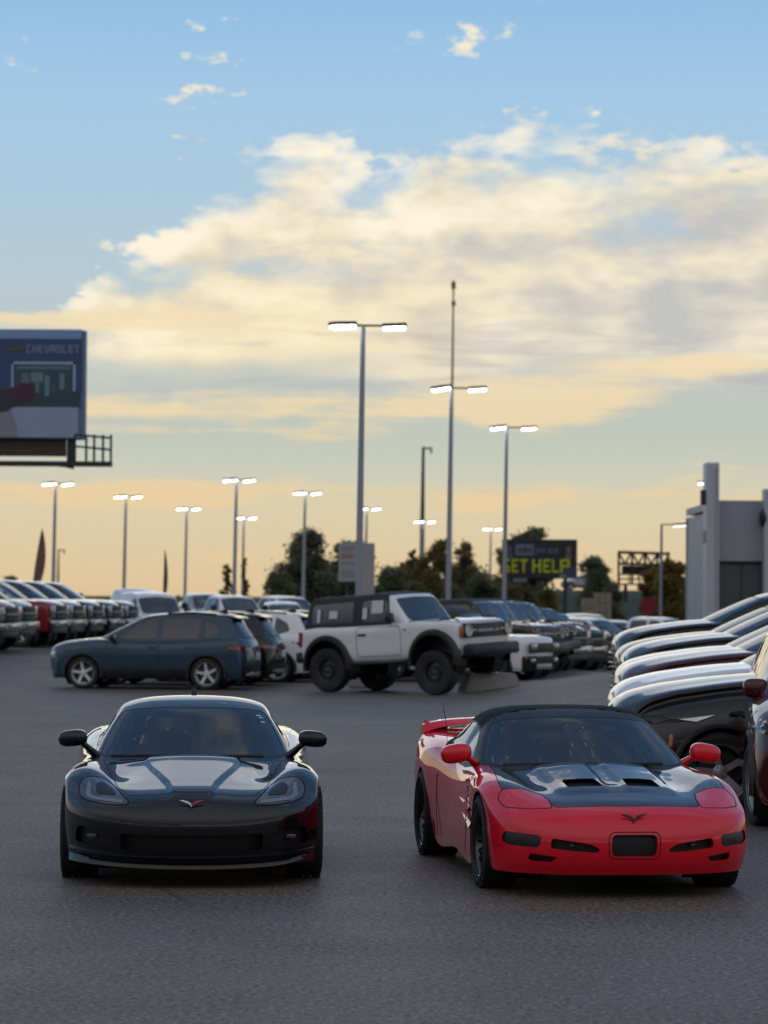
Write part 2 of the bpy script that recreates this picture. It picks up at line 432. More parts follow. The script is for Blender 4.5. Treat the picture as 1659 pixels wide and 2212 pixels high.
def paint(name, col, metal=.0, rough=.35, dirt=.04, flake=.0, coat=1.0, coat_r=.025):
    """clear-coated car paint with a faint film of dust"""
    if name in MATS: return MATS[name]
    m_ = bpy.data.materials.new(name); m_.use_nodes = True; t = NT(m_.node_tree); b = t.n['Principled BSDF']
    geo = t.new('ShaderNodeTexCoord').outputs['Object']
    n = t.noise(geo, 2.2, 6, .62); f = t.m('MULTIPLY', t.sstep(n, .40, .78), dirt)
    c = t.mix(f, tuple(col), (.20, .185, .165))
    t.put(b.inputs['Base Color'], c); b.inputs['Metallic'].default_value = metal; b.inputs['Roughness'].default_value = max(rough, .5)
    b.inputs['Coat Weight'].default_value = coat; b.inputs['Specular IOR Level'].default_value = .08
    t.put(b.inputs['Coat Roughness'], t.m('MULTIPLY_ADD', t.noise(geo, 9, 4), coat_r*1.2, coat_r*.4))
    bp = t.new('ShaderNodeBump'); bp.inputs['Strength'].default_value = .03; bp.inputs['Distance'].default_value = .004
    t.put(bp.inputs['Height'], t.noise(geo, 5.0, 2)); t.put(b.inputs['Coat Normal'], bp.outputs[0])
    MATS[name] = m_; return m_
def glass(name, tint=(.02, .03, .035), clear=.35, rough=.02, ior=1.75):
    """tinted car glass: a mirror-smooth skin over partly clear dark glass"""
    if name in MATS: return MATS[name]
    m_ = bpy.data.materials.new(name); m_.use_nodes = True; t = NT(m_.node_tree); b = t.n['Principled BSDF']
    b.inputs['Base Color'].default_value = (*tint, 1); b.inputs['Roughness'].default_value = .25; b.inputs['Specular IOR Level'].default_value = .0
    tr = t.new('ShaderNodeBsdfTransparent'); tr.inputs[0].default_value = (clear*.80, clear*.95, clear, 1)
    gl = t.new('ShaderNodeBsdfGlossy'); gl.inputs['Roughness'].default_value = rough
    fr = t.new('ShaderNodeFresnel'); fr.inputs[0].default_value = ior
    ad = t.new('ShaderNodeMixShader'); ad.inputs[0].default_value = .6
    t.l.new(b.outputs[0], ad.inputs[1]); t.l.new(tr.outputs[0], ad.inputs[2])
    mx = t.new('ShaderNodeMixShader'); t.l.new(fr.outputs[0], mx.inputs[0]); t.l.new(ad.outputs[0], mx.inputs[1]); t.l.new(gl.outputs[0], mx.inputs[2])
    t.l.new(mx.outputs[0], t.n['Material Output'].inputs[0])
    MATS[name] = m_; return m_
RUBBER = mat('tyre rubber', (.012, .012, .013), .75, var=.3, vscale=20, bump=.3, bscale=120, dirt=.12)
BLACKP = mat('black plastic', (.010, .010, .011), .45, var=.2, vscale=30, dirt=.06)
GRILLE = mat('dark grille mesh', (.004, .004, .005), .55, var=.3, vscale=60)
SEAMM = mat('shut line', (.002, .002, .002), .8, var=.1)
CHROME = mat('chrome trim', (.42, .43, .45), .14, metal=1.0, var=.1)
ALLOY = mat('silver alloy', (.66, .67, .70), .40, metal=.15, var=.12, vscale=15)
DALLOY = mat('machined grey alloy', (.34, .34, .37), .32, metal=.4, var=.12)
BALLOY = mat('gloss black alloy', (.006, .006, .007), .18, coat=.6, var=.2)
INTER = mat('dark interior cloth', (.012, .012, .013), .85, var=.25)
GLASSD = glass('dark tinted glass', (.010, .018, .024), .10, ior=2.0)
GLASSM = glass('tinted glass', (.012, .018, .02), .60, ior=2.0)
GLASSW = glass('windscreen glass', (.014, .022, .026), .62, ior=2.4)
REDL = mat('red tail lamp', (.20, .006, .008), .12, coat=1, var=.2)
AMBER = mat('amber marker lamp', (.45, .10, .01), .15, coat=1, var=.2)
LENS = mat('headlamp lens', (.30, .31, .33), .10, metal=.6, coat=1, var=.35, vscale=25)
WHITEP = mat('white print', (.62, .63, .64), .5, var=.05)
# ------------------------------------------------------------------ ground
def asphalt():
    m_ = bpy.data.materials.new('asphalt'); m_.use_nodes = True; t = NT(m_.node_tree); b = t.n['Principled BSDF']
    P = t.new('ShaderNodeTexCoord').outputs['Object']
    big = t.noise(P, .16, 3, .6); mid = t.noise(P, .9, 4, .62); fine = t.noise(P, 27, 3, .8); grit = t.noise(P, 190, 2, .6)
    vo = t.new('ShaderNodeTexVoronoi'); t.put(vo.inputs['Vector'], P); vo.inputs['Scale'].default_value = 34
    stone = t.sstep(vo.outputs['Distance'], .5, .12)
    c = t.ramp(big, [(.30, (.088, .071, .058)), (.52, (.110, .090, .073)), (.72, (.134, .110, .089))])
    c = t.mix(t.m('MULTIPLY', t.sstep(mid, .56, .72), .35), c, (.080, .072, .066))
    sp = t.m('MAXIMUM', t.m('MULTIPLY_ADD', fine, 8.0, -3.0), .05); c = t.mix(1.0, c, sp, 'MULTIPLY')
    cs_ = t.m('MULTIPLY_ADD', t.noise(P, 9, 4, .9), 1.8, .10); c = t.mix(1.0, c, t.m('MAXIMUM', cs_, .15), 'MULTIPLY')
    tone = t.sstep(t.noise(P, 40, 1, .5), .58, .68)
    c = t.mix(t.m('MULTIPLY', t.m('MULTIPLY', stone, tone), .8), c, (.34, .33, .31))
    # oil drips and tyre scuffs stretched along the driving direction
    sc = t.noise(t.vscale(P, (1.3, .35, 1), (3, 7, 0)), .8, 4, .6)
    c = t.mix(t.m('MULTIPLY', t.sstep(sc, .66, .74), .45), c, (.055, .050, .047))
    # hairline cracks
    ad = t.new('ShaderNodeVectorMath', operation='MULTIPLY_ADD')
    t.put(ad.inputs[0], t.new('ShaderNodeTexNoise').outputs['Color']); ad.inputs[1].default_value = (.8, .8, 0); t.put(ad.inputs[2], P)
    v2 = t.new('ShaderNodeTexVoronoi', feature='DISTANCE_TO_EDGE'); t.put(v2.inputs['Vector'], ad.outputs[0]); v2.inputs['Scale'].default_value = .16
    crack = t.m('MULTIPLY', t.sstep(v2.outputs['Distance'], .0035, .0010), t.sstep(t.noise(P, .33, 3), .56, .64))
    c = t.mix(t.m('MULTIPLY', crack, .35), c, (.02, .02, .022))
    t.put(b.inputs['Base Color'], c)
    t.put(b.inputs['Roughness'], t.m('MULTIPLY_ADD', mid, .22, .50)); b.inputs['Specular IOR Level'].default_value = .45
    h = t.m('ADD', t.m('MULTIPLY', stone, .8), t.m('ADD', t.m('MULTIPLY', grit, .4), t.m('MULTIPLY', fine, .6)))
    h = t.m('SUBTRACT', h, t.m('MULTIPLY', crack, .6))
    bp = t.new('ShaderNodeBump'); bp.inputs['Strength'].default_value = .40; bp.inputs['Distance'].default_value = .006
    t.put(bp.inputs['Height'], h); t.put(b.inputs['Normal'], bp.outputs[0])
    return m_
def sheet(name, xs, ys, zf, m_):
    X, Y = np.meshgrid(xs, ys, indexing='xy'); Z = zf(X, Y); G = np.stack([X, Y, Z], 2)
    s = Shell.grid(G); 
    if s.N[:, 2].mean() < 0: s.N = -s.N; s.F = s.F[:, ::-1]
    o = s.build(name, m_); return o
xs = np.concatenate([np.linspace(-120, -22, 15), np.linspace(-20, 24, 89), np.linspace(28, 120, 15)])
ys = np.concatenate([np.linspace(-30, 20, 12), np.linspace(21, 130, 219), np.linspace(135, 330, 30)])
lot = sheet('parking_lot', xs, ys, lambda X, Y: gz(X, Y), asphalt())
tag(lot, 'dark worn asphalt parking lot', None, None, 'structure')
GRASS = mat('dry field grass', (.055, .060, .022), .9, var=.5, vscale=.4, bump=.6, bscale=5)
fld = sheet('field', np.linspace(-2500, 2500, 40), np.concatenate([np.linspace(-400, 320, 12), np.linspace(340, 4200, 30)]),
            lambda X, Y: -0.6+0*X, GRASS)
tag(fld, 'flat field reaching the horizon', None, None, 'structure')
# ------------------------------------------------------------------ wheels shared by all vehicles
def tyre_profile(Rt, w, rr, tread=True):
    h = w/2; p = [(rr-.012, -h*.80), (rr+.012, -h*.86), (rr+(Rt-rr)*.45, -h*1.0), (Rt-.030, -h*.97), (Rt-.009, -h*.86), (Rt-.001, -h*.72)]
    if tread:
        for g in (-.42, 0, .42): p += [(Rt, h*(g-.06)), (Rt-.008, h*(g-.045)), (Rt-.008, h*(g+.045)), (Rt, h*(g+.06))]
    p += [(Rt-.001, h*.72), (Rt-.009, h*.86), (Rt-.030, h*.97), (rr+(Rt-rr)*.45, h*1.0), (rr+.012, h*.86), (rr-.012, h*.80)]
    return p
WHEEL_ME = {}
def wheel_meshes(Rt, w, rr, style, nseg=40):
    key = (Rt, w, rr, style, nseg)
    if key in WHEEL_ME: return WHEEL_ME[key]
    t = MB(); t.lathe(tyre_profile(Rt, w, rr, nseg >= 40), nseg)
    if nseg >= 40:                                                # sipes across the tread shoulders
        for k in range(60):
            th = 2*math.pi*k/60
            for sx in (-1, 1):
                M = Matrix.Rotation(th, 3, 'X')
                t.box(M @ Vector((sx*w*.40, 0, Rt-.004)), (w*.12, .020, .012), M)
    h = w/2; r = MB()
    r.lathe([(rr+.004, -h*.8), (rr-.012, -h*.7), (rr-.022, -h*.2), (rr-.020, h*.62), (rr-.006, h*.80), (rr+.006, h*.86), (rr+.004, h*.80)], nseg)
    def spoke(th, r0, r1, w0, w1, x0, x1, tilt=0, dep=.03):
        M = Matrix.Rotation(th, 3, 'X')
        q = [(-w0, r0), (w0, r0), (w1+tilt, r1), (-w1+tilt, r1)]
        vs = []
        for dx_ in (0, -dep):
            for k, (a, b) in enumerate(q): vs.append(M @ Vector(((x0 if k < 2 else x1)+dx_, a, b)))
        r.add(vs, [(0, 1, 2, 3), (7, 6, 5, 4), (0, 4, 5, 1), (1, 5, 6, 2), (2, 6, 7, 3), (3, 7, 4, 0)])
    xo = h*.66
    if style == 'mesh10':
        for k in range(10):
            a = 2*math.pi*k/10
            spoke(a, .05, rr-.012, .012, .010, xo-.035, xo, .035, .022); spoke(a, .05, rr-.012, .012, .010, xo-.035, xo, -.035, .022)
    elif style == 'split5':
        for k in range(5):
            a = 2*math.pi*k/5
            spoke(a+.13, .06, rr-.012, .022, .026, xo-.025, xo, .03, .03); spoke(a-.13, .06, rr-.012, .022, .026, xo-.025, xo, -.03, .03)
    elif style == 'steel':
        r.lathe([(.03, xo-.02), (rr*.55, xo-.01), (rr*.62, xo-.05), (rr-.015, xo-.06)], nseg)
        for k in range(8): spoke(2*math.pi*k/8, rr*.3, rr*.55, .02, .02, xo-.005, xo, 0, .01)
    else:
        n = int(style[1:])
        for k in range(n): spoke(2*math.pi*k/n, .05, rr-.012, .030, .045, xo-.02, xo, 0, .03)
    r.lathe([(.0005, xo-.005), (.035, xo-.008), (.07, xo-.02), (.072, xo-.06)], 20)
    for k in range(5):
        a = 2*math.pi*(k+.5)/5; r.lathe([(.0005, 0), (.009, 0), (.010, -.02)], 6, 'x', (xo-.004, .055*math.cos(a), .055*math.sin(a)))
    d = MB(); d.lathe([(.06, h*.05), (rr*.80, h*.05), (rr*.80, h*.05-.03), (.06, h*.05-.03)], nseg)
    WHEEL_ME[key] = (t.mesh('tyre', True, 30), r.mesh('wheel', True, 30), d.mesh('brake_disc', True, 30)); return WHEEL_ME[key]
def add_wheel(parent, c, Rt, w, rr, style, m_, side, steer=0.0, nseg=40):
    tm, rm, dm = wheel_meshes(Rt, w, rr, style, nseg)
    if not tm.materials: tm.materials.append(RUBBER)
    if not dm.materials: dm.materials.append(mat('dark brake disc', (.035, .034, .036), .45, metal=.4, var=.2))
    key = (rm.name, m_.name); r2 = WHEEL_ME.get(key)
    if r2 is None: r2 = rm.copy(); r2.materials.clear(); r2.materials.append(m_); WHEEL_ME[key] = r2
    o = link('wheel', r2, None, parent); o.location = (c[0], c[1], c[2])
    o.rotation_euler = (random.uniform(0, 6.28), 0, (0 if side > 0 else math.pi)+steer)
    link('tyre', tm, None, o); link('brake_disc', dm, None, o)
    return o
def seat(parent, x, y, z, m_=None, s=1.0):
    b = MB(); b.bbox((x, y-.05, z+.10), (.50*s, .50, .16), .05)
    M = Matrix.Rotation(R(-16), 3, 'X'); b.bbox((x, y+.24, z+.42), (.50*s, .14, .62), .05, M); b.bbox((x, y+.33, z+.80), (.27*s, .10, .18), .04, M)
    return b.build('seat', m_ or INTER, parent, True)
def steering(parent, x, y, z):
    b = MB(); pts = []
    n = 20
    for k in range(n):
        a = 2*math.pi*k/n; a2 = 2*math.pi*(k+1)/n
        f = lambda q: (x+.18*math.cos(q), y+.06*math.sin(q), z+.17*math.sin(q))
        b.tube([f(a), f(a2)], .014, 6)
    b.box((x, y, z), (.34, .03, .05)); b.box((x, y, z-.08), (.05, .03, .16))
    return b.build('steering_wheel', INTER, parent, True)
def well(parent, y, z, r, x0, x1):
    for sx in (-1, 1):
        b = MB()
        n = 20; vs = []; fs = []
        for k in range(n+1):
            a = R(-40+260*k/n)
            for x_ in (x0, x1): vs.append((sx*x_, y+r*math.cos(a), z+r*math.sin(a)))
        for k in range(n): fs.append((2*k, 2*k+1, 2*k+3, 2*k+2))
        vs.append((sx*x0, y, z)); c = len(vs)-1
        for k in range(n): fs.append((c, 2*k, 2*k+2))
        b.add(vs, fs); b.build('wheel_well', BLACKP, parent)
front = lambda C, n: (n[:, 1] < -.02) & (C[:, 1] < .2)
# ------------------------------------------------------------------ two-seat sports cars (nose towards -y, front axle at y = 0)
def sport_net(c5=False):
    xs_ = [0, .20, .40, .55, .67, .77, .845, .885]
    def fr(z, y0, drop, k=1.0, dz_=None, edge=None, yk=1.0):
        row = [[x*k, y0+d*yk, z+(dz_[i] if dz_ else 0)] for i, (x, d) in enumerate(zip(xs_, drop))]
        row.append(list(edge)); return row
    if not c5:
        dr = [0, .010, .045, .105, .185, .290, .410, .510]
        ar = lambda th, x=.895, r=.362, y=0., z=.325: (x, y+r*math.cos(R(th)), z+r*math.sin(R(th)))
        rows = [fr(.150, -.885, dr, .965, None, ar(205, .865)),
                fr(.235, -.925, dr, .980, None, ar(194, .875)),
                fr(.330, -.945, dr, .990, None, ar(180, .885)),
                fr(.430, -.948, dr, 1.0, None, ar(165, .893)),
                fr(.520, -.930, dr, 1.0, [0, 0, .002, .006, .012, .02, .03, .035], ar(151, .897)),
                [[0, -.885, .592], [.2, -.872, .590], [.4, -.822, .586], [.55, -.745, .592], [.67, -.645, .604], [.77, -.52, .618], [.845, -.395, .632], [.888, -.31, .640], ar(137, .900)],
                [[0, -.745, .648], [.2, -.735, .647], [.4, -.685, .640], [.55, -.600, .652], [.67, -.500, .680], [.77, -.395, .700], [.848, -.295, .704], [.893, -.22, .695], ar(122, .905)],
                [[0, -.48, .697], [.2, -.47, .695], [.4, -.43, .684], [.54, -.37, .692], [.655, -.30, .745], [.755, -.225, .772], [.845, -.165, .758], [.898, -.12, .722], ar(104, .912)],
                [[0, -.12, .754], [.2, -.11, .751], [.4, -.08, .730], [.54, -.03, .722], [.655, .01, .785], [.755, .045, .806], [.848, .065, .784], [.902, .075, .735], ar(84, .915)],
                [[0, .18, .801], [.2, .19, .797], [.4, .21, .770], [.55, .24, .762], [.665, .265, .802], [.76, .275, .814], [.848, .275, .786], [.902, .26, .730], ar(58, .913)],
                [[0, .42, .838], [.2, .43, .833], [.4, .46, .812], [.56, .49, .795], [.675, .50, .808], [.765, .50, .808], [.845, .48, .775], [.898, .44, .700], ar(28, .905)],
                [[0, .70, .800], [.2, .72, .800], [.4, .74, .800], [.57, .75, .805], [.68, .75, .815], [.765, .74, .812], [.838, .72, .775], [.885, .66, .650], [.865, .43, .170]],
                [[0, 1.3, .78], [.2, 1.3, .78], [.4, 1.3, .79], [.56, 1.3, .80], [.67, 1.3, .825], [.755, 1.3, .83], [.825, 1.3, .79], [.868, 1.3, .62], [.855, 1.25, .165]],
                [[0, 1.95, .82], [.2, 1.95, .82], [.4, 1.95, .83], [.58, 1.95, .85], [.70, 1.95, .88], [.79, 1.95, .885], [.86, 1.95, .84], [.898, 2.0, .66], [.870, 2.20, .175]],
                [[0, 2.35, .88], [.2, 2.35, .88], [.4, 2.35, .89], [.58, 2.35, .91], [.71, 2.35, .925], [.80, 2.37, .92], [.878, 2.38, .87], [.915, 2.38, .74], ar(150, .918, .375, 2.686, .34)],
                [[0, 2.72, .92], [.2, 2.72, .92], [.4, 2.72, .925], [.58, 2.72, .935], [.71, 2.72, .945], [.80, 2.72, .935], [.882, 2.72, .88], [.920, 2.71, .79], ar(92, .922, .375, 2.686, .34)],
                [[0, 3.05, .935], [.2, 3.05, .935], [.4, 3.05, .938], [.57, 3.05, .94], [.70, 3.05, .945], [.79, 3.04, .935], [.870, 3.02, .88], [.908, 3.0, .76], ar(38, .915, .375, 2.686, .34)],
                [[0, 3.36, .93], [.2, 3.355, .93], [.4, 3.34, .93], [.56, 3.32, .93], [.68, 3.29, .93], [.765, 3.26, .915], [.838, 3.22, .86], [.885, 3.15, .70], ar(8, .905, .375, 2.686, .34)],
                [[0, 3.47, .87], [.2, 3.465, .87], [.4, 3.45, .87], [.55, 3.42, .87], [.66, 3.38, .865], [.745, 3.33, .85], [.82, 3.27, .80], [.875, 3.17, .62], ar(-8, .900, .375, 2.686, .34)],
                [[0, 3.48, .60], [.2, 3.475, .60], [.4, 3.46, .60], [.55, 3.44, .60], [.66, 3.40, .59], [.75, 3.34, .58], [.83, 3.26, .55], [.875, 3.17, .46], ar(-18, .890, .375, 2.686, .34)],
                [[0, 3.40, .26], [.2, 3.395, .26], [.4, 3.38, .26], [.55, 3.36, .26], [.66, 3.32, .26], [.75, 3.27, .26], [.82, 3.20, .26], [.865, 3.12, .26], ar(-32, .870, .375, 2.686, .34)]]
    else:
        dr = [0, .008, .034, .078, .140, .225, .335, .445]
        ar = lambda th, x=.905, r=.352, y=0., z=.318: (x, y+r*math.cos(R(th)), z+r*math.sin(R(th)))
        e2 = dict(r=.36, y=2.654, z=.33)
        rows = [fr(.165, -.925, dr, .985, None, ar(203, .882)),
                fr(.235, -.968, dr, 1.0, None, ar(194, .892)),
                fr(.325, -.990, dr, 1.01, None, ar(180, .902)),
                fr(.430, -.985, dr, 1.015, None, ar(165, .908)),
                fr(.510, -.955, dr, 1.015, [0, 0, .002, .005, .01, .015, .02, .025], ar(151, .910)),
                [[0, -.895, .572], [.2, -.885, .572], [.4, -.845, .572], [.56, -.785, .574], [.685, -.705, .580], [.785, -.600, .590], [.86, -.465, .600], [.905, -.345, .606], ar(138, .912)],
                [[0, -.760, .625], [.2, -.750, .625], [.4, -.705, .624], [.56, -.640, .630], [.685, -.560, .640], [.785, -.460, .648], [.862, -.345, .650], [.908, -.25, .645], ar(122, .915)],
                [[0, -.48, .690], [.2, -.47, .688], [.4, -.43, .678], [.55, -.38, .682], [.67, -.32, .712], [.775, -.245, .724], [.862, -.175, .712], [.910, -.13, .685], ar(104, .918)],
                [[0, -.12, .742], [.2, -.11, .738], [.4, -.08, .722], [.55, -.03, .718], [.67, .01, .758], [.775, .04, .770], [.865, .06, .748], [.913, .07, .705], ar(84, .920)],
                [[0, .20, .791], [.2, .205, .786], [.4, .22, .765], [.56, .24, .752], [.68, .26, .782], [.78, .27, .788], [.865, .27, .758], [.913, .25, .700], ar(58, .918)],
                [[0, .46, .828], [.2, .465, .822], [.4, .48, .800], [.57, .50, .785], [.69, .50, .796], [.785, .50, .792], [.860, .48, .752], [.905, .44, .680], ar(28, .908)],
                [[0, .74, .80], [.2, .75, .80], [.4, .76, .80], [.58, .77, .80], [.695, .77, .81], [.785, .76, .800], [.852, .72, .745], [.885, .66, .620], [.880, .42, .180]],
                [[0, 1.3, .78], [.2, 1.3, .78], [.4, 1.3, .79], [.57, 1.3, .80], [.69, 1.3, .825], [.778, 1.3, .815], [.850, 1.3, .745], [.880, 1.3, .60], [.875, 1.25, .175]],
                [[0, 1.95, .84], [.2, 1.95, .84], [.4, 1.95, .85], [.58, 1.95, .86], [.71, 1.95, .875], [.80, 1.95, .865], [.872, 1.95, .80], [.905, 2.0, .65], [.885, 2.20, .185]],
                [[0, 2.35, .90], [.2, 2.35, .90], [.4, 2.35, .905], [.58, 2.35, .91], [.72, 2.35, .915], [.81, 2.36, .905], [.888, 2.37, .85], [.922, 2.37, .73], ar(150, .925, **e2)],
                [[0, 2.72, .925], [.2, 2.72, .925], [.4, 2.72, .928], [.58, 2.72, .930], [.72, 2.72, .935], [.81, 2.72, .925], [.892, 2.71, .865], [.926, 2.70, .77], ar(92, .930, **e2)],
                [[0, 3.08, .945], [.2, 3.08, .945], [.4, 3.08, .945], [.58, 3.08, .945], [.72, 3.07, .945], [.805, 3.06, .930], [.882, 3.03, .865], [.918, 2.99, .75], ar(38, .922, **e2)],
                [[0, 3.44, .95], [.2, 3.44, .95], [.4, 3.43, .95], [.57, 3.41, .945], [.70, 3.37, .94], [.79, 3.32, .92], [.86, 3.24, .85], [.902, 3.14, .68], ar(8, .915, **e2)],
                [[0, 3.56, .89], [.2, 3.555, .89], [.4, 3.54, .89], [.57, 3.52, .885], [.69, 3.47, .88], [.78, 3.40, .86], [.85, 3.29, .79], [.895, 3.16, .62], ar(-8, .910, **e2)],
                [[0, 3.57, .60], [.2, 3.565, .60], [.4, 3.55, .60], [.57, 3.52, .60], [.69, 3.48, .59], [.78, 3.40, .58], [.85, 3.28, .55], [.89, 3.16, .46], ar(-18, .905, **e2)],
                [[0, 3.48, .27], [.2, 3.475, .27], [.4, 3.46, .27], [.57, 3.43, .27], [.69, 3.39, .27], [.77, 3.32, .27], [.84, 3.22, .27], [.88, 3.10, .27], ar(-32, .89, **e2)]]
    return rows
def gh_net(c5=False):
    """greenhouse: columns centre ... corner, side glass, belt"""
    if not c5:
        return [[[0, .36, .785], [.24, .39, .785], [.45, .46, .785], [.62, .57, .785], [.715, .68, .785], [.745, .74, .78], [.76, .80, .775], [.77, .84, .77]],
                [[0, .58, .890], [.23, .61, .888], [.43, .68, .885], [.595, .78, .880], [.690, .88, .872], [.725, .93, .845], [.752, .97, .805], [.768, 1.0, .775]],
                [[0, .92, 1.048], [.21, .94, 1.045], [.40, 1.0, 1.037], [.55, 1.08, 1.022], [.638, 1.16, 1.002], [.680, 1.20, .950], [.735, 1.22, .86], [.768, 1.24, .79]],
                [[0, 1.26, 1.180], [.20, 1.27, 1.176], [.37, 1.31, 1.166], [.50, 1.36, 1.148], [.572, 1.42, 1.122], [.625, 1.45, 1.045], [.71, 1.46, .90], [.77, 1.47, .80]],
                [[0, 1.50, 1.232], [.20, 1.505, 1.228], [.37, 1.52, 1.213], [.495, 1.55, 1.188], [.560, 1.58, 1.158], [.615, 1.60, 1.075], [.705, 1.61, .92], [.775, 1.62, .81]],
                [[0, 1.85, 1.245], [.20, 1.85, 1.240], [.37, 1.86, 1.224], [.49, 1.87, 1.196], [.555, 1.88, 1.160], [.61, 1.88, 1.080], [.705, 1.90, .94], [.785, 1.90, .84]],
                [[0, 2.30, 1.195], [.20, 2.30, 1.190], [.36, 2.30, 1.172], [.475, 2.30, 1.142], [.54, 2.30, 1.105], [.60, 2.30, 1.040], [.70, 2.30, .95], [.785, 2.30, .89]],
                [[0, 2.80, 1.060], [.19, 2.80, 1.056], [.35, 2.80, 1.042], [.46, 2.80, 1.020], [.53, 2.80, .995], [.585, 2.78, .965], [.67, 2.76, .93], [.74, 2.75, .90]],
                [[0, 3.20, .93], [.19, 3.20, .93], [.35, 3.20, .93], [.45, 3.19, .925], [.52, 3.18, .92], [.57, 3.16, .915], [.64, 3.14, .91], [.70, 3.12, .90]]]
    return [[[0, .40, .775], [.25, .43, .775], [.47, .49, .775], [.645, .59, .775], [.735, .69, .775], [.765, .75, .77], [.78, .80, .765], [.79, .84, .76]],
            [[0, .60, .875], [.24, .63, .873], [.45, .69, .868], [.615, .79, .862], [.708, .88, .852], [.742, .93, .825], [.768, .97, .79], [.785, 1.0, .765]],
            [[0, .92, 1.030], [.22, .945, 1.026], [.42, 1.0, 1.016], [.565, 1.08, 1.0], [.652, 1.16, .982], [.695, 1.20, .93], [.748, 1.22, .845], [.785, 1.24, .78]],
            [[0, 1.20, 1.155], [.21, 1.22, 1.150], [.39, 1.26, 1.138], [.515, 1.32, 1.118], [.592, 1.38, 1.090], [.645, 1.42, 1.02], [.725, 1.43, .89], [.785, 1.44, .79]],
            [[0, 1.36, 1.196], [.21, 1.37, 1.192], [.39, 1.40, 1.180], [.51, 1.44, 1.158], [.585, 1.48, 1.125], [.638, 1.50, 1.05], [.722, 1.51, .91], [.787, 1.52, .80]],
            [[0, 1.75, 1.212], [.21, 1.75, 1.209], [.39, 1.76, 1.198], [.51, 1.77, 1.172], [.585, 1.78, 1.130], [.64, 1.78, 1.06], [.722, 1.80, .93], [.79, 1.80, .83]],
            [[0, 2.05, 1.175], [.21, 2.05, 1.172], [.385, 2.05, 1.160], [.50, 2.05, 1.130], [.58, 2.05, 1.085], [.64, 2.05, 1.02], [.72, 2.05, .93], [.785, 2.05, .86]],
            [[0, 2.32, 1.06], [.21, 2.32, 1.058], [.38, 2.32, 1.045], [.495, 2.31, 1.02], [.575, 2.30, .985], [.635, 2.29, .955], [.71, 2.28, .92], [.77, 2.27, .88]],
            [[0, 2.52, .90], [.21, 2.52, .90], [.38, 2.51, .90], [.49, 2.50, .90], [.57, 2.49, .90], [.63, 2.47, .895], [.70, 2.45, .89], [.75, 2.43, .88]]]
def rows_slice(G, name): pass
def sport_base(root, bodym, c5, rimm, style):
    Rt, Rr, yr = (.318, .330, 2.654) if c5 else (.325, .340, 2.686)
    xw, xr = (.795, .79) if c5 else (.800, .785)
    wf, wr = (.265, .30) if c5 else (.27, .30)
    for sx in (-1, 1):
        add_wheel(root, (sx*xw, 0, Rt), Rt, wf, .235, style, rimm, sx, 0)
        add_wheel(root, (sx*xr, yr, Rr), Rr, wr, .245, style, rimm, sx)
    well(root, 0, Rt, Rt+.045, .50, .885); well(root, yr, Rr, Rr+.045, .48, .89)
    b = MB(); b.box((0, 1.3, .20), (1.40, 3.9, .08)); b.box((0, .9, .40), (1.5, .3, .4)); b.box((0, 3.0, .45), (.9, .5, .4)); b.build('underbody', BLACKP, root)
    b = MB(); b.bbox((0, .93, .76), (1.30, .42, .20), .07); b.bbox((-.36 if c5 else .36, .98, .85), (.38, .22, .10), .04); b.build('dashboard', INTER, root, True)
    for sx in (-1, 1): seat(root, sx*.36, 1.62, .28)
    steering(root, .36, 1.16, .78)
def pod(parent, sx, c, r, stalk, m_, tilt=0):
    b = MB(); M = Matrix.Rotation(R(tilt*sx), 3, 'Y') @ Matrix.Rotation(R(8*sx), 3, 'Z')
    b.ellipsoid(c, r, 20, 14, M, .72)
    b.tube(stalk, [.050, .036, .034], 10, True, .65)
    o = b.build('mirror', m_, parent, True, 60)
    g = MB(); g.ellipsoid((c[0], c[1]+r[1]*.70, c[2]), (r[0]*.82, r[1]*.36, r[2]*.78), 16, 8, M, .75); g.build('mirror_glass', CHROME, o, True, 60)
    return o
def wings(parent, cx, cy, cz, w_, h_, mats, pitch):
    """two-winged nose badge"""
    M = Matrix.Rotation(R(pitch), 3, 'X')
    for sx, m_ in zip((-1, 1), mats):
        b = MB(); p = [(0, -h_*.55), (.10*w_, -h_*.1), (.30*w_, .18*h_), (.5*w_, h_*.42), (.36*w_, h_*.45), (.16*w_, h_*.30), (.02*w_, -.05*h_)]
        b.prism(p, -.004, .006, lambda a, c, h: tuple(Vector((cx, cy, cz))+M @ Vector((sx*a, -h, c))))
        b.build('badge', m_, parent)
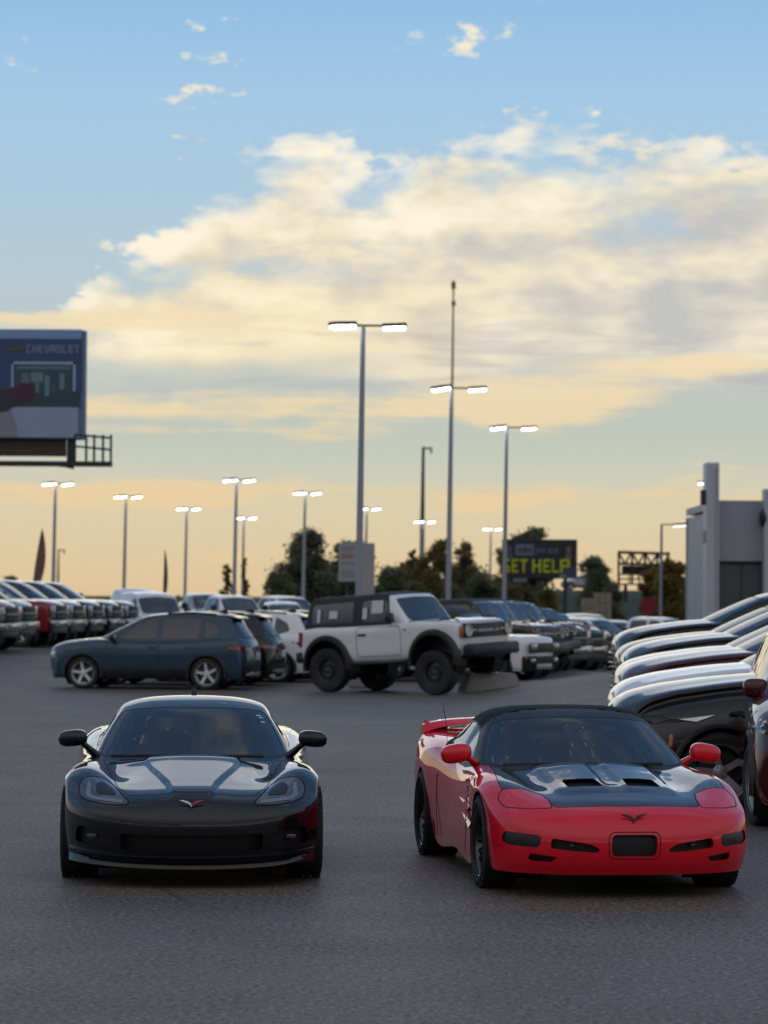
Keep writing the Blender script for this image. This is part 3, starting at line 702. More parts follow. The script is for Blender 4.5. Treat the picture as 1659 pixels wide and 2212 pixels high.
def black_coupe():
    root = empty('sports_car'); m_ = paint('black pearl paint', (.0022, .0026, .0040), .0, .3, .006)
    G = net(sport_net(False), .0135, .0135, 5)
    # hood bulge between two creases, and a crisp fender edge
    x, y, z = G[..., 0], G[..., 1], G[..., 2]
    wd = .13+.20*sst(-.85, .45, y); up = .018*sst(.035, -.012, np.abs(x)-wd)*sst(-.93, -.70, y)*sst(.70, .60, y)*(z > .5)
    G[..., 2] += up
    S = Shell.grid(G)
    S.F = S.F[:, ::-1] if S.fn()[:, 2].mean() < 0 else S.F
    if S.N[np.abs(S.V[:, 0]) < .3][:, 2].mean() < 0: S.N = -S.N
    hood = S.split(rpoly([(-.44, -.715), (-.30, -.750), (0, -.765), (.30, -.750), (.44, -.715), (.52, -.50), (.585, -.10), (.64, .30), (.66, .62), (-.66, .62), (-.64, .30), (-.585, -.10), (-.52, -.50)], 3, frac=.25), (0, 1), lambda C, n: n[:, 2] > .3)
    lamp = rpoly([(.435, .590), (.450, .570), (.60, .570), (.73, .588), (.785, .612), (.800, .665), (.780, .718), (.728, .740), (.640, .732), (.545, .682)], 4, frac=.35)
    L = S.split2(lamp, (0, 2), front)
    grl = S.split(rpoly([(-.50, .375), (0, .365), (.50, .375), (.485, .262), (0, .238), (-.485, .262)], 3, frac=.25), (0, 2), front)
    duct = rpoly([(.535, .372), (.80, .420), (.815, .300), (.54, .262)], 4, frac=.3)
    Dk = S.split2(duct, (0, 2), front)
    S.build('body', m_, root)
    h_ = hood.build('hood', m_, root); seam(hood, .0028, 'shut_line', SEAMM, h_)
    glow = mat('smoked headlamp', (.030, .033, .040), .10, coat=1, var=.3, vscale=12)
    sil = mat('lamp silver inlay', (.22, .24, .28), .25, metal=.4, var=.15)
    for l_ in L:
        o = l_.offset(.001).build('headlight', glow, root); seam(l_, .005, 'lamp_gasket', SEAMM, o)
        sx = 1 if l_.fc()[:, 0].mean() > 0 else -1
        inl = Shell(l_.V.copy(), l_.F.copy(), l_.N.copy())
        pol = rpoly([(.475, .580), (.700, .597), (.745, .622), (.735, .702), (.715, .708), (.705, .628), (.670, .616), (.480, .600)], 3, frac=.2)
        a = inl.split(pol if sx > 0 else mir(pol), (0, 2)); a.offset(.003).build('light_strip', sil, o)
        inl2 = Shell(l_.V.copy(), l_.F.copy(), l_.N.copy())
        pol = rpoly([(.52, .628), (.67, .634), (.675, .692), (.635, .708), (.56, .672)], 4, frac=.4)
        a = inl2.split(pol if sx > 0 else mir(pol), (0, 2)); a.offset(.003).build('projector', BLACKP, o)
    recess(grl, (0, .10, 0), 'grille', GRILLE, root, True, m_)
    for d in Dk:
        o = recess(d, (0, .07, 0), 'air_duct', GRILLE, root, True, m_)
        c = d.fc().mean(0); b = MB(); b.bbox((c[0]*1.02, c[1]+.035, c[2]+.01), (.07, .03, .030), .010); b.build('fog_light', mat('smoked fog lamp', (.05, .055, .06), .15, coat=.5, var=.2), o, True)
    # splitter lip following the nose
    xs_ = np.linspace(-.86, .86, 61); pl = lambda x: np.interp(np.abs(x), [0, .2, .4, .55, .67, .77, .845, .87], [0, .010, .045, .105, .185, .290, .410, .47])
    for nm, y0, z0, z1, out_ in (('splitter', -.915, .135, .185, .045), ('lip', -.93, .212, .232, .022)):
        b = MB(); vs = []; fs = []
        for x_ in xs_:
            yy = y0+pl(x_); zz = .010*(abs(x_)/.86)**2*3
            for dy_, dz_ in ((-out_, z0+zz), (-out_, z0+.012+zz), (0, z1+zz), (.06, z1+zz), (.06, z0+zz)): vs.append((x_, yy+dy_, dz_))
        for i in range(len(xs_)-1):
            for k in range(5): fs.append((i*5+k, i*5+(k+1) % 5, (i+1)*5+(k+1) % 5, (i+1)*5+k))
        b.add(vs, fs); b.build(nm, m_, root, True, 50)
    wings(root, 0, -.922, .588, .175, .050, (mat('silver badge', (.55, .56, .60), .25, metal=.5, var=.1), mat('red badge', (.42, .02, .03), .3, var=.1)), -18)
    # greenhouse
    P = gh_net(False); Gg = net(P, .02, .02, 2); S2 = Shell.grid(Gg)
    if S2.N[:, 2].mean() < 0: S2.N = -S2.N; S2.F = S2.F[:, ::-1]
    wsc = rpoly([(0, .845), (.30, .838), (.55, .828), (.690, .832), (.655, .93), (.61, 1.02), (.565, 1.10), (.530, 1.135), (.45, 1.152), (.25, 1.168), (0, 1.173),
                 (-.25, 1.168), (-.45, 1.152), (-.530, 1.135), (-.565, 1.10), (-.61, 1.02), (-.655, .93), (-.690, .832), (-.55, .828), (-.30, .838)], 2, frac=.2)
    ws = S2.split(wsc, (0, 2), lambda C, n: (C[:, 1] < 1.5) & (n[:, 1] < -.15) & (n[:, 2] > .2))
    side = rpoly([(.98, .865), (1.22, .985), (1.42, 1.085), (1.60, 1.125), (1.85, 1.125), (2.02, 1.07), (2.08, .93), (1.7, .87), (1.2, .835)], 3, frac=.25)
    sA = S2.split(side, (1, 2), lambda C, n: n[:, 0] > .35); sB = S2.split(side, (1, 2), lambda C, n: n[:, 0] < -.35)
    hatch = S2.split(rpoly([(-.50, 2.25), (.50, 2.25), (.46, 3.05), (-.46, 3.05)], 4, frac=.15), (0, 1), lambda C, n: n[:, 2] > .3)
    roof = S2.build('roof', m_, root)
    o = ws.build('windshield', GLASSD, root); seam(ws, .007, 'glass_gasket', BLACKP, o)
    for s_ in (sA, sB):
        o = s_.build('side_window', GLASSD, root); seam(s_, .006, 'window_trim', BLACKP, o)
    hatch.build('rear_window', GLASSD, root)
    for sx in (-1, 1):
        pod(root, sx, (sx*.895, .80, .955), (.108, .075, .062), [(sx*.72, .84, .825), (sx*.785, .81, .885), (sx*.83, .80, .925)], m_, 6)
    for x0, x1, yy in ((-.60, -.10, .50), (.02, .52, .46)):
        b = MB(); b.tube([(x0, yy+.09, .835), ((x0+x1)/2, yy-.01, .842), (x1, yy+.0, .842)], .012, 6); b.build('wiper', BLACKP, root, True)
    b = MB(); b.prism([(1.98, 1.235), (2.10, 1.215), (2.09, 1.285), (2.05, 1.285)], -.02, .02, lambda a, c, h: (h, a, c)); b.build('antenna', BLACKP, root)
    for sx in (-1, 1):
        for k in (.28, .62):
            b = MB(); b.lathe([(.001, -.02), (.072, -.02), (.075, .0), (.06, .006), (.001, .008)], 24, 'y', (sx*k, 3.46, .74)); b.build('tail_light', REDL, root, True)
    # white shoe-polish mark on the glass
    dt = Shell(ws.V.copy(), ws.F.copy(), ws.N.copy())
    for zz, x0, x1 in ((1.105, .475, .515), (1.090, .495, .535), (1.076, .480, .530), (1.060, .510, .545)):
        a = dt.split([(x0, zz), (x1, zz-.003), (x1, zz+.005), (x0, zz+.008)], (0, 2)); a.offset(.002).build('windshield_mark', WHITEP, root)
    sport_base(root, m_, False, BALLOY, 's7')
    return root
def red_convertible():
    root = empty('sports_car'); m_ = paint('bright red paint', (.70, .004, .020), .0, .35, .005)
    carb = paint('dark carbon hood', (.008, .010, .013), .1, .3, .02)
    G = net(sport_net(True), .0135, .0135, 5)
    x, y, z = G[..., 0], G[..., 1], G[..., 2]
    ax_ = np.abs(x)
    # raised scoop block of the vented hood, with a valley down the middle
    blk = sst(.46, .37, ax_)*sst(-.55, -.30, y)*sst(.80, .55, y)*(z > .45)
    G[..., 2] += .018*blk - .012*sst(.085, .03, ax_)*sst(-.5, -.2, y)*sst(.7, .5, y)*(z > .45)
    S = Shell.grid(G)
    if S.N[np.abs(S.V[:, 0]) < .3][:, 2].mean() < 0: S.N = -S.N
    top_ = lambda C, n: n[:, 2] > .25
    hp = rpoly([(-.50, -.735), (-.25, -.775), (0, -.790), (.25, -.775), (.50, -.735), (.535, -.62), (.56, -.50), (.70, -.455), (.80, -.38), (.80, -.16), (.775, .10), (.735, .40), (.72, .70), (-.72, .70), (-.735, .40), (-.775, .10), (-.80, -.16), (-.80, -.38), (-.70, -.455), (-.56, -.50), (-.535, -.62)], 3, frac=.2)
    lampp = rpoly([(.520, -.745), (.70, -.672), (.825, -.548), (.845, -.385), (.800, -.300), (.66, -.345), (.550, -.420), (.522, -.58)], 5, frac=.32)
    L = S.split2(lampp, (0, 1), top_)
    hood = S.split(hp, (0, 1), top_)
    vent = rpoly([(.085, -.36), (.335, -.33), (.33, -.06), (.10, -.10)], 3, frac=.12)
    hood0 = Shell(hood.V.copy(), hood.F.copy(), hood.N.copy()); vA = hood.split(vent, (0, 1)); vB = hood.split(mir(vent), (0, 1))
    plate = rpoly([(-.185, .475), (.185, .475), (.185, .300), (-.185, .300)], 5, r=.045)
    pf = S.split(rpoly([(-.178, .455), (.178, .455), (.178, .275), (-.178, .275)], 5, r=.050), (0, 2), front); pf0 = Shell(pf.V.copy(), pf.F.copy(), pf.N.copy())
    pl = pf.split(rpoly([(-.158, .438), (.158, .438), (.158, .292), (-.158, .292)], 5, r=.040), (0, 2), front)
    s1 = rpoly([(.235, .340), (.30, .375), (.56, .412), (.570, .345), (.40, .325), (.25, .318)], 4, frac=.3)
    s2 = rpoly([(.625, .428), (.85, .446), (.862, .378), (.82, .352), (.635, .345)], 4, frac=.35)
    s3 = rpoly([(.52, .285), (.70, .308), (.705, .268), (.68, .255), (.55, .250)], 4, frac=.35)
    O1, O2, O3 = S.split2(s1, (0, 2), front), S.split2(s2, (0, 2), front), S.split2(s3, (0, 2), front)
    # pairs of raised spears behind the front wheel
    sv = S.V[np.abs(S.V[:, 0]) > .7]
    def xat(y_, z_):
        d = (sv[:, 1]-y_)**2+(sv[:, 2]-z_)**2+np.where(sv[:, 0] < 0, 1, 0); return sv[np.argmin(d), 0]
    for y0, y1, za, zb_, hgt in ((.44, 1.06, .500, .560, .030), (.44, .92, .375, .452, .042)):
        for sg in (1, -1):
            b = MB(); vs = []; fs = []; n = 14
            for i in range(n+1):
                t = i/n; y_ = y0+(y1-y0)*t; z_ = za+(zb_-za)*t; hh = hgt*(1-t)**.8+.002; x_ = xat(y_, z_)
                for dx_, dz_ in ((-.004, hh), (.004, hh*.9), (.018*(1-t)+.003, .004), (.018*(1-t)+.002, 0), (-.004, -.004)): vs.append((sg*(x_+dx_), y_, z_+dz_))
            for i in range(n):
                for k in range(5): fs.append((i*5+k, i*5+(k+1) % 5, (i+1)*5+(k+1) % 5, (i+1)*5+k))
            b.add(vs, fs); b.build('side_spear', m_, root, True, 30)
    S.build('body', m_, root)
    h_ = hood.build('hood', carb, root); seam(hood0, .0028, 'shut_line', SEAMM, h_)
    VENTM = mat('grey vent plate', (.022, .023, .028), .35, coat=.4, var=.2)
    for v in (vA, vB): recess(v, (0, .035, -.03), 'hood_vent', VENTM, h_, True, carb)
    for l_ in L:
        o = l_.build('headlight_cover', m_, root); seam(l_, .0040, 'lamp_gap', SEAMM, o)
    pfo = pf.build('plate_frame', m_, root); seam(pf0, .0035, 'frame_gap', SEAMM, pfo)
    recess(pl, (0, .05, 0), 'plate_recess', GRILLE, root, True, m_)
    sm = Shell(S.V, S.F, S.N)
    lens2 = mat('smoked lamp lens', (.012, .012, .014), .25, coat=.15, var=.3)
    for o1 in O1: recess(o1, (0, .07, 0), 'air_slot', GRILLE, root, True, m_)
    for o2 in O2: recess(o2, (0, .018, 0), 'turn_lamp', lens2, root, True, m_)
    for o3 in O3: recess(o3, (0, .05, 0), 'lower_slot', GRILLE, root, True, m_)
    for o1 in O1:
        c = o1.fc().mean(0); b = MB(); b.ellipsoid((c[0]*1.0, c[1]+.045, c[2]+.004), (.022, .02, .016)); b.build('fog_light', mat('smoked fog lamp', (.05, .055, .06), .15, coat=.5, var=.2), root, True)
    wings(root, 0, -.945, .548, .175, .060, (BLACKP, BLACKP), -32)
    P = np.array(gh_net(True))*[1.055, 1, 1]; Gg = net(P, .02, .02, 2); S2 = Shell.grid(Gg)
    if S2.N[:, 2].mean() < 0: S2.N = -S2.N; S2.F = S2.F[:, ::-1]
    wsc = rpoly([(x_*1.055, z_) for x_, z_ in [(0, .838), (.35, .826), (.58, .81), (.708, .820), (.665, .92), (.62, 1.01), (.575, 1.075), (.53, 1.105), (.42, 1.122), (.22, 1.135), (0, 1.139),
                 (-.22, 1.135), (-.42, 1.122), (-.53, 1.105), (-.575, 1.075), (-.62, 1.01), (-.665, .92), (-.708, .820), (-.58, .81), (-.35, .826)]], 2, frac=.2)
    ws = S2.split(wsc, (0, 2), lambda C, n: (C[:, 1] < 1.42) & (n[:, 1] < -.15) & (n[:, 2] > .2))
    side = rpoly([(1.00, .845), (1.20, .955), (1.40, 1.045), (1.58, 1.085), (1.80, 1.085), (1.98, 1.045), (2.05, .93), (1.7, .86), (1.2, .825)], 3, frac=.25)
    sA = S2.split(side, (1, 2), lambda C, n: n[:, 0] > .35); sB = S2.split(side, (1, 2), lambda C, n: n[:, 0] < -.35)
    cloth = mat('black canvas', (.010, .010, .012), .8, var=.25, vscale=14, bump=.35, bscale=220, spec=.3)
    pil = S2.split([(.3, .70), (1.30, .70), (1.42, 1.30), (.3, 1.30)], (1, 2), lambda C, n: C[:, 1] < 1.36)
    S2.build('soft_top', cloth, root); pil.build('windshield_frame', BLACKP, root)
    o = ws.build('windshield', GLASSD, root); seam(ws, .006, 'glass_gasket', BLACKP, o)
    for s_ in (sA, sB):
        o = s_.build('side_window', GLASSM, root); seam(s_, .007, 'window_trim', BLACKP, o)
    for sx in (-1, 1):
        pod(root, sx, (sx*.940, .83, .890), (.115, .085, .070), [(sx*.77, .90, .80), (sx*.83, .87, .845), (sx*.88, .85, .865)], m_, 10)
    for x0, x1, yy in ((-.62, -.12, .56), (.05, .55, .55)):
        b = MB(); b.tube([(x0, yy+.09, .815), ((x0+x1)/2, yy, .825), (x1, yy, .828)], .012, 6); b.build('wiper', BLACKP, root, True)
    # pedestal spoiler on the rear deck
    b = MB(); n = 40; prof = [(-.15, .0), (-.09, .034), (.02, .044), (.13, .022), (.13, -.012), (.0, -.026)]; vs = []; fs = []
    for i in range(n+1):
        s_ = -1+2*i/n; x_ = .83*s_; e = abs(s_)**6; yy = 3.36-.10*s_*s_; zz = 1.010-.062*e-.02*s_*s_
        for a, c in prof: vs.append((x_, yy+a*(1-.35*e), zz+c*(1+.6*e)))
    m6 = len(prof)
    for i in range(n):
        for k in range(m6): fs.append((i*m6+k, i*m6+(k+1) % m6, (i+1)*m6+(k+1) % m6, (i+1)*m6+k))
    fs += [tuple(range(m6)), tuple(n*m6+k for k in range(m6))[::-1]]
    b.add(vs, fs)
    for sx in (-1, 1): b.tube([(sx*.72, 3.26, .90), (sx*.77, 3.27, .96), (sx*.79, 3.28, 1.03)], [.085, .06, .05], 10, True, .45)
    b.tube([(0, 3.40, .93), (0, 3.38, 1.06)], [.06, .05], 10, True, .45)
    b.build('spoiler', m_, root, True, 40)
    b = MB(); b.tube([(-.66, 2.95, .93), (-.70, 3.02, 1.18)], [.004, .0025], 6); b.build('antenna', BLACKP, root)
    for sx in (-1, 1):
        for k in (.30, .64):
            b = MB(); b.ellipsoid((sx*k, 3.555, .74), (.10, .03, .05)); b.build('tail_light', REDL, root, True)
    for sg in (-1, 1):
        b = MB(); b.box((sg*.915, .47, .62), (.006, .05, .02)); b.build('side_marker', AMBER, root)
        b = MB(); pth = [(.385, .30), (.385, .66), (.44, .76)]; b.tube([(sg*.905, .62, .20), (sg*.895, .66, .45), (sg*.878, .70, .66), (sg*.83, .735, .755)], .003, 5); b.build('door_gap', SEAMM, root)
        b = MB(); b.tube([(sg*.895, 1.98, .20), (sg*.907, 2.0, .45), (sg*.905, 1.97, .66), (sg*.862, 1.90, .80)], .003, 5); b.build('door_gap', SEAMM, root)
    sport_base(root, m_, True, BALLOY, 'mesh10')
    return root
c6 = black_coupe(); D = 21.75; c6.location = (gx(420, D), D, 0); c6.rotation_euler = (0, 0, R(3.4))
tag(c6, 'black sports coupe with smoked headlights, facing the camera on the left', 'car')
c5 = red_convertible(); D = 21.20; c5.location = (gx(1309, D), D, 0); c5.rotation_euler = (0, 0, R(7.7)); c5.scale = (.985, 1, 1)
tag(c5, 'red convertible with black soft top and black vented hood', 'car')
# ------------------------------------------------------------------ builder for the parked vehicles (nose towards -y, front axle at y = 0)
def body_net(rows, zb=.25, rt=.10, crown=.03, bulge=.015, zbf=None):
    out_ = []
    for y, zt, hw, drop in rows:
        b = zbf(y) if zbf else zb; b = min(b, zt-.015); hgt = zt-b; r = min(rt, hgt*.42, hw*.4); cr_ = crown*min(1, hgt/.5)
        xs_ = [0, hw*.45, hw*.78, hw-r*.9, hw-r*.28, hw, hw+bulge*min(1, hgt/.4), hw+bulge*.6*min(1, hgt/.4), hw-.01, hw-.05]
        zs_ = [zt+cr_, zt+cr_*.8, zt+cr_*.35, zt, zt-r*.28, zt-r, b+hgt*.52, b+hgt*.28, b+hgt*.10, b]
        out_.append([[x, y+drop*(x/hw)**3, z] for x, z in zip(xs_, zs_)])
    return out_
def gh_row(yc, zc, xw, zk, yk, bw, bz, yb):
    p = [[0, yc, zc], [.45*xw, yc+.12*(yk-yc), zc-.12*(zc-zk)], [.82*xw, yc+.55*(yk-yc), zc-.5*(zc-zk)], [xw, yk, zk]]
    for t in (.10, .38, .70, 1.0): p.append([xw+(bw-xw)*t+.02*math.sin(math.pi*t), yk+(yb-yk)*t, zk+(bz-zk)*t])
    return p
sideR = lambda C, n: (n[:, 0] > .45)
sideL = lambda C, n: (n[:, 0] < -.45)
class Car:
    def __init__(s, name, rows, m_, step=.035, smooth=1, **kw):
        s.root = empty(name); s.m = m_; s.S = Shell.grid(net(body_net(rows, **kw), step, step, smooth))
        if s.S.N[np.abs(s.S.V[:, 0]) < .4][:, 2].mean() < 0: s.S.N = -s.S.N; s.S.F = s.S.F[:, ::-1]
        s.step = step; s.G = None
    def gh(s, rows, step=None, smooth=1):
        st = step or s.step; s.G = Shell.grid(net(rows, st, st, smooth))
        if s.G.N[:, 2].mean() < 0: s.G.N = -s.G.N; s.G.F = s.G.F[:, ::-1]
    def arch(s, y, z, r, flare=None, xw=.95, depth=.30):
        for cond in (sideR, sideL):
            s.S.split(circ(y, z, r, 48), (1, 2), lambda C, n, c=cond: (c(C, n) | (C[:, 2] < z)) & ((C[:, 0] > 0) == (c is sideR)) & (np.abs(C[:, 0]) > xw-depth), snap=s.step*1.2)
        well(s.root, y, z, r+.004, xw-depth-.1, xw-.03)
        if flare:
            fw, fo, m_ = flare
            for sx in (-1, 1):
                b = MB(); vs = []; fs = []; n = 28
                for k in range(n+1):
                    a = R(-12+204*k/n)
                    for rr_, xx in ((r-.01, xw-.06), (r-.01, xw+fo), (r+fw*.4, xw+fo), (r+fw, xw-.03)):
                        vs.append((sx*xx, y+rr_*math.cos(a), z+rr_*math.sin(a)))
                for k in range(n):
                    for j in range(3): fs.append((k*4+j, k*4+j+1, k*4+j+5, k*4+j+4))
                b.add(vs, fs); b.build('fender_flare', m_, s.root, True, 40)
    def panel(s, name, poly, ax, cond, m_, off=.002, gap=None, src=None, both=True, par=None):
        """a panel, lamp or pane cut out of the shell as a part of its own"""
        src = src or s.S; res = []
        conds = [cond] if cond is not None else [sideR, sideL]
        polys = [poly, mir(poly)] if (ax[0] == 0 and both) else [poly]
        for pl in polys:
            for c in conds:
                q = src.split(rpoly(pl, 3, frac=.18), ax, c, snap=s.step*1.1)
                if not len(q.F): continue
                q.offset(off); o = q.build(name, m_, par or s.root); res.append(o)
                if gap: seam(q, gap, 'panel_gap' if 'window' not in name and 'wind' not in name else 'glass_seal', SEAMM, o)
        return res
    def wheels(s, ys_, Rt, w, rr, style, m_, xw, nseg=32, steer=0):
        for i, y in enumerate(ys_):
            for sx in (-1, 1): add_wheel(s.root, (sx*(xw-w/2), y, Rt), Rt, w, rr, style, m_, sx, steer if i == 0 else 0, nseg)
    def finish(s, roofm=None, under=(.35, None)):
        s.S.build('body', s.m, s.root)
        if s.G is not None: s.G.build('cabin', roofm or s.m, s.root)
    def mirror(s, x, y, z, sz=(.10, .07, .085), m_=None, capm=None):
        for sx in (-1, 1):
            b = MB(); b.ellipsoid((sx*(x+sz[0]), y, z), sz, 14, 10, None, .6); b.tube([(sx*(x-.06), y+.02, z-.07), (sx*(x+.05), y, z-.04)], .025, 8)
            o = b.build('mirror', m_ or BLACKP, s.root, True, 60)
            g = MB(); g.ellipsoid((sx*(x+sz[0]), y+sz[1]*.7, z), (sz[0]*.85, sz[1]*.4, sz[2]*.85), 12, 8, None, .6); g.build('mirror_glass', CHROME, o, True, 60)
    def box(s, name, c, d, m_, bev=.01, par=None, both=False):
        o = None
        for sx in ((-1, 1) if both else (1,)):
            b = MB(); b.bbox((sx*c[0], c[1], c[2]), d, bev); o = b.build(name, m_, par or s.root, True)
        return o
    def cabin_fit(s, yd, ys_, z, xs_=.42):
        b = MB(); b.bbox((0, yd, z+.52), (1.4, .40, .22), .06); b.build('dashboard', INTER, s.root, True)
        for y in ys_:
            for sx in (-1, 1): seat(s.root, sx*xs_, y, z)
        steering(s.root, .40, yd+.24, z+.58)
frontish = lambda C, n: (n[:, 1] < -.30) & (C[:, 1] < 0)
rearish = lambda C, n: (n[:, 1] > .25) & (C[:, 1] > 1.5)
P_WHITE = paint('white paint', (.76, .77, .80), .0, .4, .05)
P_BLACK = paint('black paint', (.004, .0045, .006), .0, .4, .02)
P_BLUE = paint('dark teal blue paint', (.022, .055, .088), .25, .4, .03)
P_MAROON = paint('maroon paint', (.055, .004, .008), .15, .4, .02)
P_RED = paint('truck red paint', (.22, .014, .018), .1, .4, .03)
P_SILVER = paint('silver paint', (.36, .38, .40), .5, .4, .03)
P_NAVY = paint('navy blue paint', (.016, .030, .12), .2, .4, .03)
P_GREY = paint('dark grey paint', (.035, .037, .040), .2, .4, .03)
P_CREAM = paint('pale beige paint', (.42, .42, .36), .1, .4, .03)
HARDTOP = mat('dark moulded hardtop', (.028, .028, .031), .75, var=.2, vscale=40, bump=.2, bscale=200)
SKID = mat('silver skid trim', (.30, .31, .33), .35, metal=.5, var=.1)
# ---- large crossover
def crossover():
    rows = [(-.86, .235, .80, .22), (-.93, .40, .87, .27), (-.955, .62, .90, .29), (-.945, .77, .915, .29), (-.90, .875, .925, .28), (-.80, .955, .935, .24), (-.55, 1.035, .955, .13),
            (-.20, 1.095, .98, .04), (.20, 1.145, .99, .0), (.70, 1.175, .99, 0), (1.6, 1.13, .992, 0), (2.6, 1.13, .992, 0), (3.4, 1.15, .975, -.02), (3.85, 1.15, .94, -.10),
            (4.10, 1.12, .90, -.16), (4.20, .95, .90, -.18), (4.22, .62, .90, -.18), (4.15, .35, .88, -.18), (4.05, .27, .84, -.16)]
    c = Car('suv', rows, P_WHITE, .030, 2, zb=.23, rt=.27, crown=.135, bulge=.012); Rt = .385
    c.arch(0, Rt, .435, (.05, .012, BLACKP), .985); c.arch(3.07, Rt, .435, (.05, .012, BLACKP), .985)
    c.gh([gh_row(.17, 1.14, .70, 1.13, .47, .86, 1.10, .55), gh_row(.42, 1.27, .72, 1.25, .65, .86, 1.12, .72), gh_row(.90, 1.50, .68, 1.46, 1.05, .86, 1.12, 1.08), gh_row(1.38, 1.69, .63, 1.64, 1.48, .87, 1.12, 1.45),
          gh_row(1.85, 1.765, .62, 1.705, 1.88, .87, 1.12, 1.9), gh_row(2.6, 1.795, .62, 1.735, 2.6, .87, 1.12, 2.6), gh_row(3.4, 1.775, .60, 1.715, 3.4, .86, 1.12, 3.4),
          gh_row(3.85, 1.70, .58, 1.65, 3.82, .84, 1.13, 3.85), gh_row(4.02, 1.45, .60, 1.43, 3.98, .82, 1.13, 4.0), gh_row(4.14, 1.14, .62, 1.14, 4.05, .80, 1.12, 4.05)])
    ws = [(0, 1.165), (.60, 1.165), (.705, 1.20), (.60, 1.585), (.55, 1.63), (0, 1.66), (-.55, 1.63), (-.60, 1.585), (-.705, 1.20), (-.60, 1.165)]
    c.panel('windshield', ws, (0, 2), lambda C, n: (n[:, 1] < -.2) & (C[:, 1] < 1.8), GLASSW, .0, .010, c.G, both=False)
    for pl in ([(.85, 1.17), (1.45, 1.17), (1.98, 1.17), (1.98, 1.655), (1.62, 1.645), (1.22, 1.50)], [(2.05, 1.17), (2.95, 1.17), (2.98, 1.66), (2.05, 1.66)], [(3.05, 1.17), (3.70, 1.22), (3.60, 1.60), (3.08, 1.655)]):
        c.panel('side_window', pl, (1, 2), None, GLASSD, -.002, .008, c.G)
    c.panel('rear_window', [(-.56, 1.20), (.56, 1.20), (.52, 1.62), (-.52, 1.62)], (0, 2), rearish, GLASSD, 0, .008, c.G, both=False)
    for pl in ([(.90, .38), (1.98, .36), (1.98, 1.10), (.78, 1.10), (.80, .70)], [(2.02, .36), (2.66, .36), (2.98, .80), (3.0, 1.10), (2.02, 1.10)]):
        for o in c.panel('door', pl, (1, 2), None, P_WHITE, .0, .004): pass
    # lamps: slim upper lamp with a bright corner blade, lower lamp, grille
    lamp = [(.50, .815), (.86, .855), (.905, .885), (.86, .915), (.52, .875)]
    c.panel('headlight', lamp, (0, 2), lambda C, n: (C[:, 1] < .0) & (n[:, 1] < .2), BLACKP, .004, .004)
    sv = c.S.V[c.S.V[:, 0] > .55].copy()
    def xat(y_, z_): return sv[np.argmin((sv[:, 1]-y_)**2+(sv[:, 2]-z_)**2-.02*sv[:, 0]), 0]
    lens_d = mat('smoked side lens', (.05, .055, .062), .12, coat=.8, var=.3, vscale=14)
    for sx in (-1, 1):
        for nm, m2, pts, off in (('side_lens', lens_d, [(-.80, .832), (-.62, .842), (-.42, .862), (-.24, .884), (-.30, .905), (-.48, .893), (-.66, .872)], .010), ('chrome_blade', CHROME, [(-.40, .885), (-.22, .908), (-.06, .930), (-.16, .893), (-.24, .866)], .018)):
            b = MB(); b.prism(pts, 0, .006, lambda a, q, hh: (sx*(xat(a, q)+off+hh), a, q)); b.build(nm, m2, c.root)
    c.panel('lower_lamp', [(.66, .52), (.82, .55), (.82, .70), (.68, .68)], (0, 2), lambda C, n: (C[:, 1] < -.3), LENS, .003, .004)
    c.panel('grille', [(-.60, .42), (.60, .42), (.66, .80), (-.66, .80)], (0, 2), frontish, GRILLE, -.02, .006, both=False)
    for k in range(5): c.box('grille_bar', (0, -.955+.004*k, .46+.075*k), (1.05, .03, .022), CHROME if k in (2, 4) else BLACKP, .008)
    c.panel('amber_marker', [(-.50, .63), (-.465, .63), (-.455, .745), (-.488, .745)], (1, 2), None, AMBER, .004)
    c.panel('tail_light', [(.55, .95), (.88, .95), (.88, 1.07), (.55, 1.07)], (0, 2), lambda C, n: C[:, 1] > 3.6, REDL, .003, .004)
    c.wheels((0, 3.07), Rt, .26, .265, 'split5', DALLOY, .965)
    c.mirror(.93, .84, 1.20, (.115, .08, .09), P_WHITE)
    for sx in (-1, 1):
        b = MB(); b.tube([(sx*.30, .24, 1.19), (sx*.05-.2, .21, 1.195), (sx*.0-.45, .30, 1.195)], .014, 6); b.build('wiper', BLACKP, c.root, True)
        b = MB(); b.tube([(sx*.60, 1.95, 1.765), (sx*.60, 2.7, 1.79), (sx*.585, 3.5, 1.765)], .022, 8); b.build('roof_rail', BLACKP, c.root, True)
    c.cabin_fit(.85, (1.70, 2.75), .55); c.box('underbody', (0, 1.6, .32), (1.5, 4.6, .16), BLACKP)
    c.finish(); return c.root
